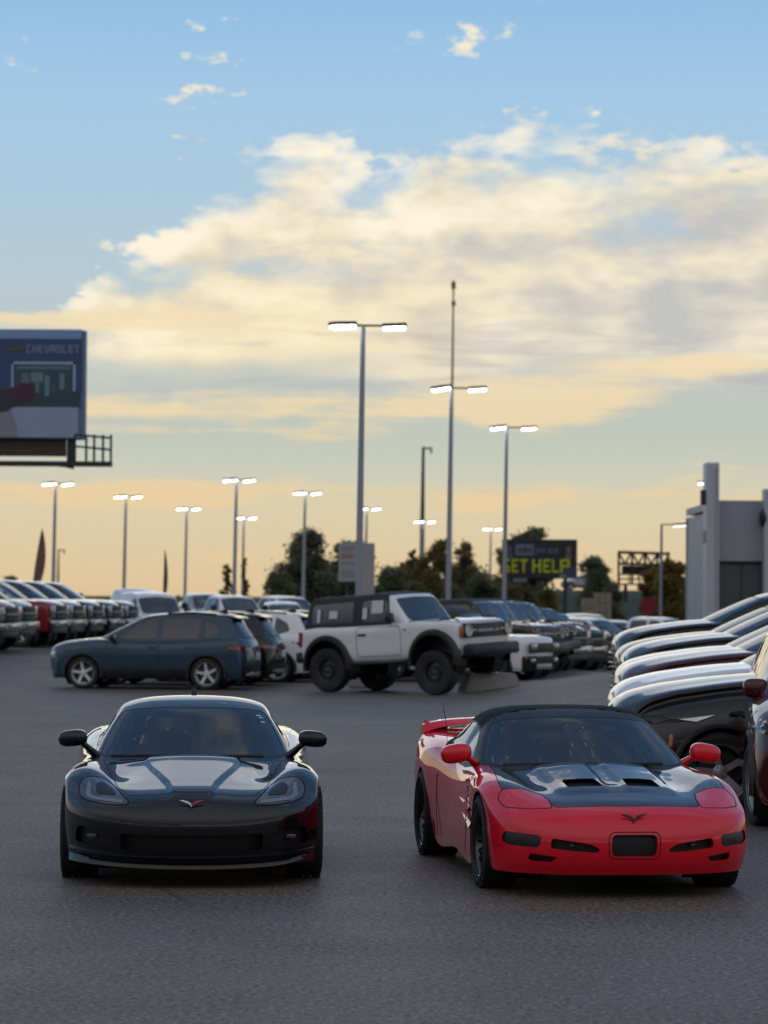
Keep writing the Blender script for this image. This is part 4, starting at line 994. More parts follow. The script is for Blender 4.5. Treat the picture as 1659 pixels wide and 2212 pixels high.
# ---- compact crossover
def compact():
    rows = [(-.82, .235, .74, .20), (-.875, .42, .80, .25), (-.89, .62, .83, .27), (-.87, .76, .845, .27), (-.80, .86, .86, .25), (-.62, .935, .875, .17), (-.25, 1.0, .905, .06), (.15, 1.04, .925, 0),
            (.60, 1.05, .93, 0), (1.4, 1.02, .933, 0), (2.2, 1.04, .935, 0), (2.8, 1.08, .93, -.01), (3.2, 1.10, .90, -.07), (3.45, 1.08, .86, -.14), (3.56, .98, .86, -.17), (3.62, .78, .87, -.18), (3.64, .55, .87, -.18), (3.58, .34, .85, -.18), (3.48, .26, .80, -.16)]
    c = Car('crossover', rows, P_BLUE, .030, 2, zb=.23, rt=.12, crown=.05, bulge=.016); Rt = .345
    c.arch(0, Rt, .395, (.075, .012, BLACKP), .928); c.arch(2.71, Rt, .395, (.075, .012, BLACKP), .932)
    c.gh([gh_row(.06, 1.02, .66, 1.01, .34, .80, .99, .40), gh_row(.32, 1.14, .67, 1.13, .55, .80, 1.02, .62), gh_row(.76, 1.36, .63, 1.335, .93, .80, 1.02, .96), gh_row(1.22, 1.565, .58, 1.52, 1.32, .80, 1.02, 1.30),
          gh_row(1.70, 1.635, .565, 1.58, 1.72, .80, 1.02, 1.75), gh_row(2.2, 1.665, .56, 1.61, 2.2, .80, 1.03, 2.2), gh_row(2.8, 1.635, .545, 1.58, 2.8, .80, 1.05, 2.8),
          gh_row(3.16, 1.58, .53, 1.53, 3.12, .78, 1.08, 3.1), gh_row(3.36, 1.32, .58, 1.31, 3.28, .77, 1.09, 3.25), gh_row(3.54, 1.06, .62, 1.06, 3.42, .76, 1.07, 3.35)])
    ws = [(0, 1.065), (.55, 1.065), (.665, 1.09), (.575, 1.44), (.51, 1.505), (0, 1.53), (-.51, 1.505), (-.575, 1.44), (-.665, 1.09), (-.55, 1.065)]
    c.panel('windshield', ws, (0, 2), lambda C, n: (n[:, 1] < -.2) & (C[:, 1] < 1.7), GLASSW, 0, .010, c.G, both=False)
    for pl in ([(.70, 1.075), (1.60, 1.065), (1.60, 1.545), (1.42, 1.535), (1.10, 1.40)], [(1.68, 1.065), (2.52, 1.08), (2.55, 1.545), (1.68, 1.55)], [(2.60, 1.085), (2.98, 1.20), (2.90, 1.38), (2.62, 1.53)]):
        c.panel('side_window', pl, (1, 2), None, GLASSD, -.002, .008, c.G)
    c.panel('rear_window', [(-.62, 1.11), (.62, 1.11), (.52, 1.50), (-.52, 1.50)], (0, 2), rearish, GLASSM, 0, .010, c.G, both=False)
    for pl in ([(.62, .44), (1.64, .44), (1.64, 1.0), (.52, 1.0), (.52, .66)], [(1.68, .44), (2.28, .44), (2.54, .76), (2.56, 1.0), (1.68, 1.0)]):
        for o in c.panel('door', pl, (1, 2), None, P_BLUE, .0, .005): pass
    for y in (1.52, 2.36):
        c.box('door_handle', (.945, y, .90), (.03, .19, .03), P_BLUE, .012, both=True)
    c.panel('sill_trim', [(.36, .235), (2.34, .235), (2.30, .425), (.40, .425)], (1, 2), None, BLACKP, .006)
    c.panel('headlight', [(.40, .70), (.80, .725), (.83, .80), (.72, .82), (.42, .765)], (0, 2), lambda C, n: (C[:, 1] < -.2), LENS, .003, .005)
    c.panel('grille', [(-.40, .46), (.40, .46), (.46, .70), (-.46, .70)], (0, 2), frontish, GRILLE, -.02, .006, both=False)
    c.panel('lower_grille', [(-.60, .27), (.60, .27), (.60, .40), (-.60, .40)], (0, 2), frontish, BLACKP, -.01, .006, both=False)
    c.panel('tail_light', [(3.02, .945), (3.42, .93), (3.62, .90), (3.62, .82), (3.30, .85)], (1, 2), lambda C, n: (n[:, 0] > .15), REDL, .004, .004)
    c.panel('tail_light', [(3.02, .945), (3.42, .93), (3.62, .90), (3.62, .82), (3.30, .85)], (1, 2), lambda C, n: (n[:, 0] < -.15), REDL, .004, .004)
    c.panel('rear_bumper', [(-.84, .26), (.84, .26), (.84, .52), (-.84, .52)], (0, 2), lambda C, n: C[:, 1] > 3.15, BLACKP, .006, .005, both=False)
    c.box('skid_plate', (0, 3.57, .34), (.9, .05, .09), SKID); c.box('licence_plate', (0, 3.645, .72), (.32, .012, .16), WHITEP, .004)
    for sx in (-1, 1):
        b = MB(); b.lathe([(.045, -.03), (.045, .03), (.036, .03), (.036, -.03)], 16, 'y', (sx*.58, 3.56, .33), True); b.build('exhaust_tip', CHROME, c.root, True)
    b = MB(); b.prism([(2.74, 1.655), (2.98, 1.62), (2.96, 1.70), (2.90, 1.715)], -.022, .022, lambda a, q, h: (h, a, q)); b.build('shark_fin', BLACKP, c.root)
    c.wheels((0, 2.71), Rt, .225, .245, 'split5', ALLOY, .925)
    c.mirror(.88, .68, 1.10, (.10, .07, .075), BLACKP)
    for sx in (-1, 1):
        b = MB(); b.tube([(sx*.545, 1.78, 1.62), (sx*.54, 2.3, 1.645), (sx*.525, 2.85, 1.615)], .018, 8); b.build('roof_rail', BLACKP, c.root, True)
    b = MB(); b.prism([(3.0, 1.60), (3.32, 1.545), (3.33, 1.515), (3.05, 1.555)], -.50, .50, lambda a, q, h: (h, a, q)); b.build('roof_spoiler', P_BLUE, c.root)
    c.cabin_fit(.70, (1.45, 2.45), .50, .38); c.box('underbody', (0, 1.35, .31), (1.45, 4.0, .14), BLACKP)
    c.finish(); return c.root
# ---- boxy off-road vehicle
def glyphs():
    """block letters in a 4 x 6 cell grid, each a list of bars"""
    return {'G': [(0, 0, 1, 6), (0, 5, 4, 6), (0, 0, 4, 1), (3, 0, 4, 3), (2, 2, 4, 3)], 'E': [(0, 0, 1, 6), (0, 5, 4, 6), (0, 2.5, 3.3, 3.5), (0, 0, 4, 1)], 'T': [(1.5, 0, 2.5, 6), (0, 5, 4, 6)],
            'H': [(0, 0, 1, 6), (3, 0, 4, 6), (0, 2.5, 4, 3.5)], 'L': [(0, 0, 1, 6), (0, 0, 4, 1)], 'P': [(0, 0, 1, 6), (0, 5, 4, 6), (0, 2.5, 4, 3.5), (3, 2.5, 4, 6)],
            'B': [(0, 0, 1, 6), (0, 5, 3.6, 6), (0, 2.5, 3.6, 3.5), (0, 0, 3.6, 1), (3, .4, 4, 2.9), (3, 3.1, 4, 5.6)], 'R': [(0, 0, 1, 6), (0, 5, 4, 6), (0, 2.5, 4, 3.5), (3, 3, 4, 6), (2.6, 0, 3.8, 2.8)],
            'O': [(0, 0, 1, 6), (3, 0, 4, 6), (0, 5, 4, 6), (0, 0, 4, 1)], 'N': [(0, 0, 1, 6), (3, 0, 4, 6), (1, 3.6, 2, 5.4), (1.6, 2.2, 2.4, 4), (2, .6, 3, 2.6)], 'C': [(0, 0, 1, 6), (0, 5, 4, 6), (0, 0, 4, 1)],
            'V': [(0, 2.2, 1, 6), (3, 2.2, 4, 6), (.5, .9, 1.6, 2.6), (2.4, .9, 3.5, 2.6), (1.3, 0, 2.7, 1.3)]}
GL = glyphs()
def letters(parent, word, x0, z0, w_, h_, gap, fn, m_, th=.02):
    """each letter a flat raised mesh; fn(a, b, h) -> xyz"""
    x = x0
    for ch in word:
        if ch != ' ':
            b = MB()
            for i, (a0, b0, a1, b1) in enumerate(GL[ch]):
                p = [(x+a0/4*w_, z0+b0/6*h_), (x+a1/4*w_, z0+b0/6*h_), (x+a1/4*w_, z0+b1/6*h_), (x+a0/4*w_, z0+b1/6*h_)]
                b.prism(p, 0, th+i*th*.04, fn)
            b.build('letter', m_, parent)
        x += w_+gap if ch != ' ' else w_*.6+gap
def offroader(doors=2):
    ex = 0 if doors == 2 else .40; yr = 2.55+ex
    rows = [(-.60, .56, .82, .03), (-.64, .70, .86, .05), (-.655, .95, .88, .06), (-.645, 1.10, .885, .06), (-.60, 1.165, .89, .05), (-.50, 1.20, .895, .02), (0, 1.235, .90, 0), (.50, 1.255, .905, 0), (.62, 1.24, .91, 0),
            (1.2, 1.22, .915, 0), (2.3+ex, 1.22, .915, 0), (3.0+ex, 1.22, .905, -.02), (3.16+ex, 1.20, .89, -.05), (3.20+ex, 1.05, .885, -.05), (3.20+ex, .75, .88, -.05), (3.16+ex, .57, .86, -.04)]
    c = Car('offroad_suv', rows, P_WHITE, .035, 1, zb=.54, rt=.06, crown=.03, bulge=.006); Rt = .435
    for y in (0, yr): c.arch(y, Rt+.06, .50, (.13, .085, BLACKP), .90)
    zr = 1.845
    g = [gh_row(.55, 1.24, .76, 1.235, .62, .84, 1.21, .64), gh_row(.66, 1.36, .765, 1.355, .72, .84, 1.21, .72), gh_row(.86, 1.60, .745, 1.59, .90, .84, 1.21, .90), gh_row(1.01, 1.775, .725, 1.755, 1.04, .84, 1.21, 1.04), gh_row(1.12, 1.825, .715, 1.785, 1.14, .84, 1.21, 1.14),
         gh_row(1.9, zr, .71, 1.80, 1.9, .84, 1.21, 1.9), gh_row(2.7+ex, zr-.01, .705, 1.79, 2.7+ex, .84, 1.21, 2.7+ex), gh_row(3.02+ex, zr-.05, .70, 1.76, 3.0+ex, .84, 1.21, 3.02+ex), gh_row(3.10+ex, 1.55, .73, 1.54, 3.08+ex, .83, 1.21, 3.08+ex), gh_row(3.15+ex, 1.22, .75, 1.22, 3.12+ex, .82, 1.21, 3.12+ex)]
    c.gh(g, .035, 1)
    c.panel('windshield', [(0, 1.285), (.70, 1.285), (.665, 1.72), (0, 1.745), (-.665, 1.72), (-.70, 1.285)], (0, 2), lambda C, n: (n[:, 1] < -.3) & (C[:, 1] < 1.3), GLASSW, 0, .010, c.G, both=False)
    wins = [[(.98, 1.29), (1.72, 1.27), (1.72, 1.73), (1.13, 1.73)]]
    wins += [[(1.92, 1.29), (2.95, 1.29), (2.95, 1.70), (1.92, 1.73)]] if doors == 2 else [[(1.82, 1.28), (2.52, 1.28), (2.52, 1.73), (1.82, 1.73)], [(2.66, 1.29), (3.35, 1.29), (3.35, 1.70), (2.66, 1.73)]]
    for pl in wins: c.panel('side_window', pl, (1, 2), None, GLASSM, -.003, .010, c.G)
    c.panel('rear_window', [(-.62, 1.28), (.62, 1.28), (.60, 1.68), (-.60, 1.68)], (0, 2), rearish, GLASSM, 0, .010, c.G, both=False)
    fr_ = c.G.split([(.40, 1.20), (.98, 1.20), (1.08, 1.72), (1.10, 1.90), (.40, 1.90)], (1, 2), lambda C, n: C[:, 1] < 1.14)
    fr_.build('windshield_frame', P_WHITE, c.root)
    dl = [(.74, .62), (1.80, .62), (1.80, 1.19), (.74, 1.19)]
    for o in c.panel('door', dl, (1, 2), None, P_WHITE, .0, .006): pass
    if doors == 4: c.panel('door', [(1.84, .62), (2.45, .62), (2.60, .95), (2.60, 1.19), (1.84, 1.19)], (1, 2), None, P_WHITE, .0, .006)
    c.box('door_handle', (.925, 1.66, 1.05), (.035, .20, .045), BLACKP, .012, both=True)
    if doors == 4: c.box('door_handle', (.925, 2.45, 1.05), (.035, .20, .045), BLACKP, .012, both=True)
    # hood with raised edges, latches
    c.panel('hood', [(-.80, -.60), (.80, -.60), (.82, .56), (-.82, .56)], (0, 1), lambda C, n: n[:, 2] > .6, P_WHITE, .004, .005, both=False)
    for sx in (-1, 1):
        b = MB(); b.tube([(sx*.70, -.50, 1.235), (sx*.72, -.40, 1.275), (sx*.72, -.15, 1.285), (sx*.72, -.05, 1.26)], .016, 6); b.build('trail_sight', BLACKP, c.root, True)
    c.box('cowl', (0, .60, 1.262), (1.5, .14, .03), BLACKP)
    # face: dark grille panel, ring lamps with a bar across
    gp = c.box('grille', (0, -.675, 1.03), (1.68, .05, .27), BLACKP, .03)
    for k in range(3): c.box('grille_bar', (0, -.705, .93+.06*k), (1.15, .02, .018), P_GREY, .006, gp)
    for sx in (-1, 1):
        b = MB(); b.lathe([(.0005, -.705), (.085, -.705), (.105, -.72), (.12, -.715), (.12, -.68)], 28, 'y', (sx*.70, 0, 1.03)); o = b.build('headlight', LENS, c.root, True)
        b = MB(); b.lathe([(.100, -.722), (.116, -.726), (.116, -.716), (.100, -.712)], 28, 'y', (sx*.70, 0, 1.03), True); b.build('lamp_ring', WHITEP, o, True)
        c.box('lamp_bar', (sx*.50, -.714, 1.03), (.16, .014, .022), WHITEP, .004, o)
        c.box('amber_marker', (sx*.872, -.665, 1.03), (.045, .06, .20), AMBER, .01)
        c.box('tail_light', (sx*.86, 3.20+ex, 1.02), (.09, .06, .30), REDL, .015)
    letters(gp, 'BRONCO', -.345, .995, .085, .062, .038, lambda a, q, h: (a, -.702-h, q), WHITEP, .012)
    c.box('front_bumper', (0, -.76, .65), (1.70, .24, .24), BLACKP, .06); c.box('skid_plate', (0, -.66, .55), (.9, .26, .12), BLACKP, .04); c.box('rear_bumper', (0, 3.28+ex, .66), (1.70, .20, .22), BLACKP, .05)
    for sx in (-1, 1):
        b = MB(); b.tube([(sx*.89, .58, .53), (sx*.92, .70, .50), (sx*.92, yr-.70, .50), (sx*.89, yr-.58, .53)], .038, 8); b.build('rock_rail', P_GREY, c.root, True)
    b = MB(); b.lathe([(.10, -.10), (.36, -.11), (.42, -.06), (.42, .06), (.36, .11), (.10, .10)], 32, 'y', (.02, 3.40+ex, 1.05)); b.build('spare_tyre', RUBBER, c.root, True)
    c.wheels((0, yr), Rt, .29, .225, 'steel', P_GREY, .965)
    c.mirror(.90, .92, 1.36, (.11, .07, .10), BLACKP)
    if doors == 2:
        paper = mat('window sticker paper', (.55, .60, .60), .6, var=.15, vscale=18)
        for y0, y1, z0, z1 in ((1.20, 1.48, 1.46, 1.71), (1.58, 1.69, 1.36, 1.58), (2.72, 2.80, 1.34, 1.60), (2.30, 2.50, 1.40, 1.55)):
            b = MB(); b.prism([(y0, z0), (y1, z0), (y1, z1), (y0, z1)], 0, .004, lambda a, q, h: (-(.84-.217*(q-1.21)+.030+h), a, q)); b.build('window_sticker', paper, c.root)
    c.cabin_fit(.92, (1.62, 2.45+ex*.6), .78, .40); c.box('underbody', (0, 1.3, .58), (1.3, 3.6+ex, .18), BLACKP); c.box('axle', (0, 0, Rt), (1.5, .12, .12), BLACKP); c.box('axle', (0, yr, Rt), (1.5, .14, .14), BLACKP)
    b = MB(); p = [(.32, 1.20), (.37, 1.20), (.36, 1.14), (.345, 1.11), (.33, 1.14)]; 
    for sx in (-1, 1):
        b = MB(); b.prism([(.60, 1.12), (.70, 1.12), (.65, 1.03)], 0, .008, lambda a, q, h: (sx*(.912+h), a, q)); b.build('fender_badge', BLACKP, c.root)
    c.finish(HARDTOP)
    lift = .10
    for ch in KIDS[c.root.name]:
        if ch.name.split('.')[0] not in ('wheel', 'axle'): ch.location.z += lift
    return c.root
# ---- small square-nosed crossover
def boxlet():
    rows = [(-.80, .27, .76, .12), (-.85, .45, .83, .15), (-.86, .65, .86, .16), (-.85, .90, .875, .16), (-.80, .99, .885, .14), (-.62, 1.03, .90, .07), (-.1, 1.06, .92, 0), (.5, 1.09, .93, 0), (.7, 1.09, .93, 0),
            (2.4, 1.07, .935, 0), (3.2, 1.09, .91, -.04), (3.42, 1.06, .88, -.10), (3.50, .8, .88, -.12), (3.48, .45, .87, -.12), (3.40, .28, .84, -.10)]
    c = Car('small_suv', rows, P_WHITE, .035, 1, zb=.26, rt=.08, crown=.04, bulge=.01); Rt = .36
    c.arch(0, Rt, .42, (.06, .02, BLACKP), .925); c.arch(2.67, Rt, .42, (.06, .02, BLACKP), .93)
    c.gh([gh_row(.48, 1.08, .70, 1.07, .62, .82, 1.05, .66), gh_row(.80, 1.34, .70, 1.32, .90, .82, 1.05, .90), gh_row(1.15, 1.62, .66, 1.58, 1.22, .82, 1.05, 1.2), gh_row(1.5, 1.735, .64, 1.68, 1.5, .82, 1.05, 1.5), gh_row(2.3, 1.76, .64, 1.71, 2.3, .82, 1.05, 2.3),
          gh_row(3.1, 1.72, .62, 1.67, 3.05, .81, 1.05, 3.05), gh_row(3.32, 1.4, .66, 1.38, 3.26, .80, 1.05, 3.25), gh_row(3.42, 1.06, .68, 1.06, 3.35, .79, 1.05, 3.33)])
    c.panel('windshield', [(0, 1.115), (.64, 1.115), (.60, 1.56), (0, 1.60), (-.60, 1.56), (-.64, 1.115)], (0, 2), lambda C, n: (n[:, 1] < -.25) & (C[:, 1] < 1.4), GLASSW, 0, .010, c.G, both=False)
    for pl in ([(.95, 1.11), (1.68, 1.10), (1.68, 1.64), (1.30, 1.60)], [(1.76, 1.10), (2.46, 1.10), (2.46, 1.64), (1.76, 1.65)], [(2.54, 1.12), (3.02, 1.14), (2.98, 1.58), (2.54, 1.63)]): c.panel('side_window', pl, (1, 2), None, GLASSD, -.002, .008, c.G)
    gp = c.box('grille', (0, -.865, .80), (1.50, .06, .22), BLACKP, .03)
    for sx in (-1, 1):
        o = c.box('headlight', (sx*.60, -.885, .82), (.30, .05, .15), LENS, .03); c.box('amber_marker', (sx*.80, -.78, .56), (.05, .07, .035), AMBER, .01); c.box('fog_light', (sx*.62, -.87, .50), (.20, .05, .09), LENS, .02)
    c.panel('lower_bumper', [(-.86, .26), (.86, .26), (.86, .60), (-.86, .60)], (0, 2), lambda C, n: C[:, 1] < -.40, BLACKP, .006, .005, both=False)
    c.box('skid_plate', (0, -.865, .36), (.80, .05, .12), SKID)
    c.panel('hood', [(-.80, -.70), (.80, -.70), (.80, .50), (-.80, .50)], (0, 1), lambda C, n: n[:, 2] > .6, P_WHITE, .003, .005, both=False)
    for pl in ([(.75, .36), (1.70, .36), (1.70, 1.03), (.70, 1.03)], [(1.74, .36), (2.26, .36), (2.50, .76), (2.50, 1.03), (1.74, 1.03)]): c.panel('door', pl, (1, 2), None, P_WHITE, .0, .005)
    c.wheels((0, 2.67), Rt, .235, .23, 'split5', ALLOY, .93); c.mirror(.89, .95, 1.16)
    c.cabin_fit(.90, (1.55, 2.4), .52, .38); c.box('underbody', (0, 1.3, .34), (1.4, 3.9, .14), BLACKP); c.finish(HARDTOP); return c.root
# ---- full-size pickup
def pickup():
    rows = [(-.92, .46, .88, .10), (-.98, .60, .93, .12), (-.985, .80, .95, .13), (-.965, 1.10, .955, .13), (-.93, 1.23, .96, .11), (-.80, 1.295, .965, .06), (-.3, 1.34, .985, .0), (.4, 1.375, .99, 0), (.75, 1.37, .995, 0),
            (1.3, 1.33, 1.0, 0), (2.9, 1.33, 1.0, 0), (3.9, 1.34, 1.0, 0), (4.65, 1.34, .99, -.02), (4.80, 1.30, .98, -.04), (4.83, 1.0, .98, -.04), (4.82, .6, .97, -.04), (4.78, .52, .95, -.03)]
    c = Car('pickup_truck', rows, P_WHITE, .045, 1, zb=.48, rt=.09, crown=.04, bulge=.01); Rt = .42
    c.arch(0, Rt+.02, .50, None, .99); c.arch(3.68, Rt+.02, .50, None, 1.0)
    c.gh([gh_row(.55, 1.37, .78, 1.36, .74, .90, 1.33, .78), gh_row(.80, 1.54, .775, 1.52, .95, .90, 1.33, .96), gh_row(1.20, 1.80, .72, 1.76, 1.28, .90, 1.33, 1.28), gh_row(1.48, 1.94, .69, 1.89, 1.52, .90, 1.33, 1.5), gh_row(1.8, 1.985, .68, 1.925, 1.8, .90, 1.33, 1.8),
          gh_row(2.4, 1.99, .68, 1.93, 2.4, .90, 1.33, 2.4), gh_row(2.80, 1.95, .67, 1.90, 2.78, .90, 1.33, 2.8), gh_row(2.92, 1.65, .71, 1.63, 2.90, .89, 1.33, 2.9), gh_row(2.98, 1.34, .74, 1.34, 2.95, .88, 1.33, 2.94)], .045)
    c.panel('windshield', [(0, 1.41), (.70, 1.41), (.645, 1.85), (0, 1.90), (-.645, 1.85), (-.70, 1.41)], (0, 2), lambda C, n: (n[:, 1] < -.2) & (C[:, 1] < 1.7), GLASSW, 0, .012, c.G, both=False)
    for pl in ([(1.02, 1.38), (1.88, 1.36), (1.88, 1.88), (1.52, 1.86), (1.36, 1.76)], [(1.98, 1.37), (2.72, 1.37), (2.68, 1.86), (1.98, 1.88)]): c.panel('side_window', pl, (1, 2), None, GLASSM, -.003, .010, c.G)
    c.panel('rear_window', [(-.62, 1.42), (.62, 1.42), (.58, 1.82), (-.58, 1.82)], (0, 2), rearish, GLASSM, 0, .010, c.G, both=False)
    for pl in ([(.86, .60), (1.90, .60), (1.90, 1.30), (.86, 1.30)], [(1.95, .60), (2.84, .60), (2.84, 1.30), (1.95, 1.30)]): c.panel('door', pl, (1, 2), None, P_WHITE, .0, .006)
    c.panel('bed', [(-.86, 3.0), (.86, 3.0), (.86, 4.72), (-.86, 4.72)], (0, 1), lambda C, n: n[:, 2] > .5, BLACKP, -.05, None, both=False)
    gp = c.box('grille', (0, -.985, 1.02), (1.22, .06, .40), GRILLE, .04)
    for k in (0, 1, 2): c.box('grille_bar', (0, -1.02, .89+.13*k), (1.20, .035, .045), SKID if k == 1 else BLACKP, .012, gp)
    for sx in (-1, 1):
        c.box('headlight', (sx*.765, -.945, 1.03), (.29, .12, .36), LENS, .04); c.box('bumper_lamp', (sx*.70, -1.055, .66), (.16, .03, .08), LENS, .015)
    c.box('front_bumper', (0, -.99, .69), (1.92, .14, .20), CHROME, .05); c.box('air_dam', (0, -.92, .50), (1.7, .12, .18), BLACKP, .04); c.box('rear_bumper', (0, 4.87, .66), (1.85, .14, .18), CHROME, .05)
    for sx in (-1, 1): c.box('tail_light', (sx*.93, 4.80, 1.06), (.12, .08, .34), REDL, .02)
    c.wheels((0, 3.68), Rt, .28, .25, 'split5', ALLOY, .985, 28); c.mirror(.94, 1.02, 1.50, (.12, .07, .13), BLACKP)
    c.cabin_fit(1.0, (1.75, 2.4), .85, .42); c.box('underbody', (0, 1.9, .55), (1.4, 5.2, .2), BLACKP); c.finish(); return c.root
# ---- cargo van
def van():
    rows = [(-.90, .36, .84, .16), (-.97, .52, .90, .20), (-.975, .80, .92, .22), (-.93, 1.00, .93, .22), (-.80, 1.12, .945, .18), (-.45, 1.22, .965, .08), (-.1, 1.30, .985, .02), (.2, 1.34, .99, 0), (.6, 1.30, 1.0, 0),
            (2.0, 1.30, 1.0, 0), (4.2, 1.30, 1.0, 0), (4.42, 1.28, .98, -.04), (4.46, .9, .98, -.04), (4.44, .5, .96, -.04), (4.40, .40, .94, -.03)]
    c = Car('cargo_van', rows, P_WHITE, .05, 1, zb=.38, rt=.10, crown=.04, bulge=.01); Rt = .36
    c.arch(0, Rt, .42, None, .985); c.arch(3.3, Rt, .42, None, .995)
    c.gh([gh_row(.0, 1.32, .80, 1.30, .16, .93, 1.27, .20), gh_row(.35, 1.58, .81, 1.56, .48, .94, 1.27, .48), gh_row(.75, 1.90, .79, 1.86, .84, .96, 1.27, .8), gh_row(1.05, 2.08, .77, 2.02, 1.10, .96, 1.27, 1.1), gh_row(1.4, 2.14, .77, 2.07, 1.4, .97, 1.27, 1.4),
          gh_row(3.0, 2.16, .77, 2.09, 3.0, .97, 1.27, 3.0), gh_row(4.25, 2.13, .76, 2.07, 4.22, .96, 1.27, 4.22), gh_row(4.40, 1.8, .80, 1.78, 4.38, .95, 1.27, 4.36), gh_row(4.44, 1.30, .82, 1.30, 4.42, .94, 1.27, 4.4)], .05)
    c.panel('windshield', [(0, 1.36), (.76, 1.37), (.73, 1.93), (0, 1.99), (-.73, 1.93), (-.76, 1.37)], (0, 2), lambda C, n: (n[:, 1] < -.25) & (C[:, 1] < 1.3), GLASSW, 0, .012, c.G, both=False)
    c.panel('side_window', [(.42, 1.34), (1.25, 1.32), (1.25, 1.92), (.88, 1.90)], (1, 2), None, GLASSD, -.003, .012, c.G)
    for pl in ([(.52, .48), (1.32, .48), (1.32, 1.26), (.46, 1.26)], [(1.40, .48), (2.62, .48), (2.62, 1.26), (1.40, 1.26)]): c.panel('door', pl, (1, 2), None, P_WHITE, .0, .006)
    c.panel('grille', [(-.42, .66), (.42, .66), (.46, .92), (-.46, .92)], (0, 2), frontish, GRILLE, -.01, .006, both=False)
    for k in (0, 1): c.box('grille_bar', (0, -.985, .73+.11*k), (.82, .03, .03), CHROME, .01)
    c.panel('headlight', [(.52, .80), (.86, .86), (.88, 1.08), (.56, .96)], (0, 2), lambda C, n: C[:, 1] < -.2, LENS, .003, .006)
    c.panel('front_bumper', [(-.9, .36), (.9, .36), (.9, .60), (-.9, .60)], (0, 2), lambda C, n: C[:, 1] < -.4, BLACKP, .006, .005, both=False)
    c.wheels((0, 3.3), Rt, .235, .22, 'steel', ALLOY, .985, 24); c.mirror(.96, .50, 1.42, (.11, .08, .17), BLACKP)
    c.cabin_fit(.40, (1.05,), .80, .45); c.box('underbody', (0, 1.7, .46), (1.4, 4.6, .16), BLACKP); c.finish(); return c.root
PROTO = {}
MAKE = {'suv': crossover, 'compact': compact, 'off2': lambda: offroader(2), 'off4': lambda: offroader(4), 'boxlet': boxlet, 'pickup': pickup, 'van': van}
BASEP = {'compact': 'dark teal blue paint'}
def place(kind, x, y, rz, pm, label, cat, group=None, z=None, swap=None, name=None):
    """the first of a kind is built, later ones are copies with their own paint"""
    base = BASEP.get(kind, 'white paint')
    sw = {base: pm}
    if swap: sw.update(swap)
    if kind not in PROTO:
        o = MAKE[kind](); PROTO[kind] = o
        o2 = o
        def rec(q):
            if q.type == 'MESH':
                for sl in q.material_slots:
                    if sl.material and sl.material.name in sw and sw[sl.material.name] is not sl.material:
                        nm = sl.material.name; sl.link = 'OBJECT'; sl.material = sw[nm]
            for ch in KIDS.get(q.name, []): rec(ch)
        FIRST[kind] = sw
        rec(o)
    else:
        # object-level slots of the first copy carry its own paint, so map from the mesh's own material
        o2 = copy_fresh(PROTO[kind], None, sw)
    o2.location = (x, y, float(gz(x, y)) if z is None else z); o2.rotation_euler = (0, 0, R(rz))
    if name: o2.name = name
    tag(o2, label, cat, group); return o2
FIRST = {}
def copy_fresh(o, parent, sw):
    c = o.copy(); COL.objects.link(c); c.parent = parent
    if parent is not None: KIDS.setdefault(parent.name, []).append(c)
    if c.type == 'MESH':
        for i, sl in enumerate(c.material_slots):
            mm = c.data.materials[i]
            if mm is not None and mm.name in sw: sl.link = 'OBJECT'; sl.material = sw[mm.name]
            elif sl.link == 'OBJECT': sl.link = 'DATA'
    for ch in list(KIDS.get(o.name, [])): copy_fresh(ch, c, sw)
    return c
def nose_at(px, D, rz, back): 
    """root (front axle) position for a vehicle whose nose tip shows at px and distance D"""
    h = Vector((math.sin(R(rz)), -math.cos(R(rz)))); p = Vector((gx(px, D), D))-h*back
    return p.x, p.y
# ------------------------------------------------------------------ vehicles in the lot
g_ = 'large crossovers parked in a row on the right'
row = [(P_BLACK, 'black suv nearest in the right-hand row, behind the red convertible'), (P_WHITE, 'white suv second in the right-hand row, just beyond the nearest black one'),
       (P_MAROON, 'maroon suv third in the right-hand row, between two white ones'), (P_WHITE, 'white suv fourth in the right-hand row, beyond the thin maroon hood'),
       (P_BLACK, 'black suv fifth in the right-hand row, pale sky shining on its hood'), (P_MAROON, 'maroon suv sixth in the right-hand row, next to the farthest one'),
       (P_BLACK, 'black suv farthest in the right-hand row, whole windscreen in view')]
nose_px = [1311, 1316, 1330, 1330, 1342, 1330, 1324]
for i, (pm, lb) in enumerate(row):
    D = 29.2+3.0*i; rz = -86.5
    x, y = nose_at(nose_px[i], D, rz, .96)
    place('suv', x, y, rz, pm, lb, 'suv', g_, float(gz(x, y))+[0, 0, .06, -.02, .04, -.04, .04][i])
NEAR_M = place('suv', 4.25, 26.9, -4.0, P_MAROON, 'maroon suv cut off by the right edge, its mirror and wheel showing', 'suv')
for c_ in KIDS[NEAR_M.name]:
    k_ = c_.name.split('.')[0]
    if k_ == 'mirror' and sum(v.co.x for v in c_.data.vertices) < 0: c_.location.x += .17
    if k_ == 'wheel' and c_.location.y < 1: c_.rotation_euler.z += R(9)
    if k_ == 'body': MBODY = c_
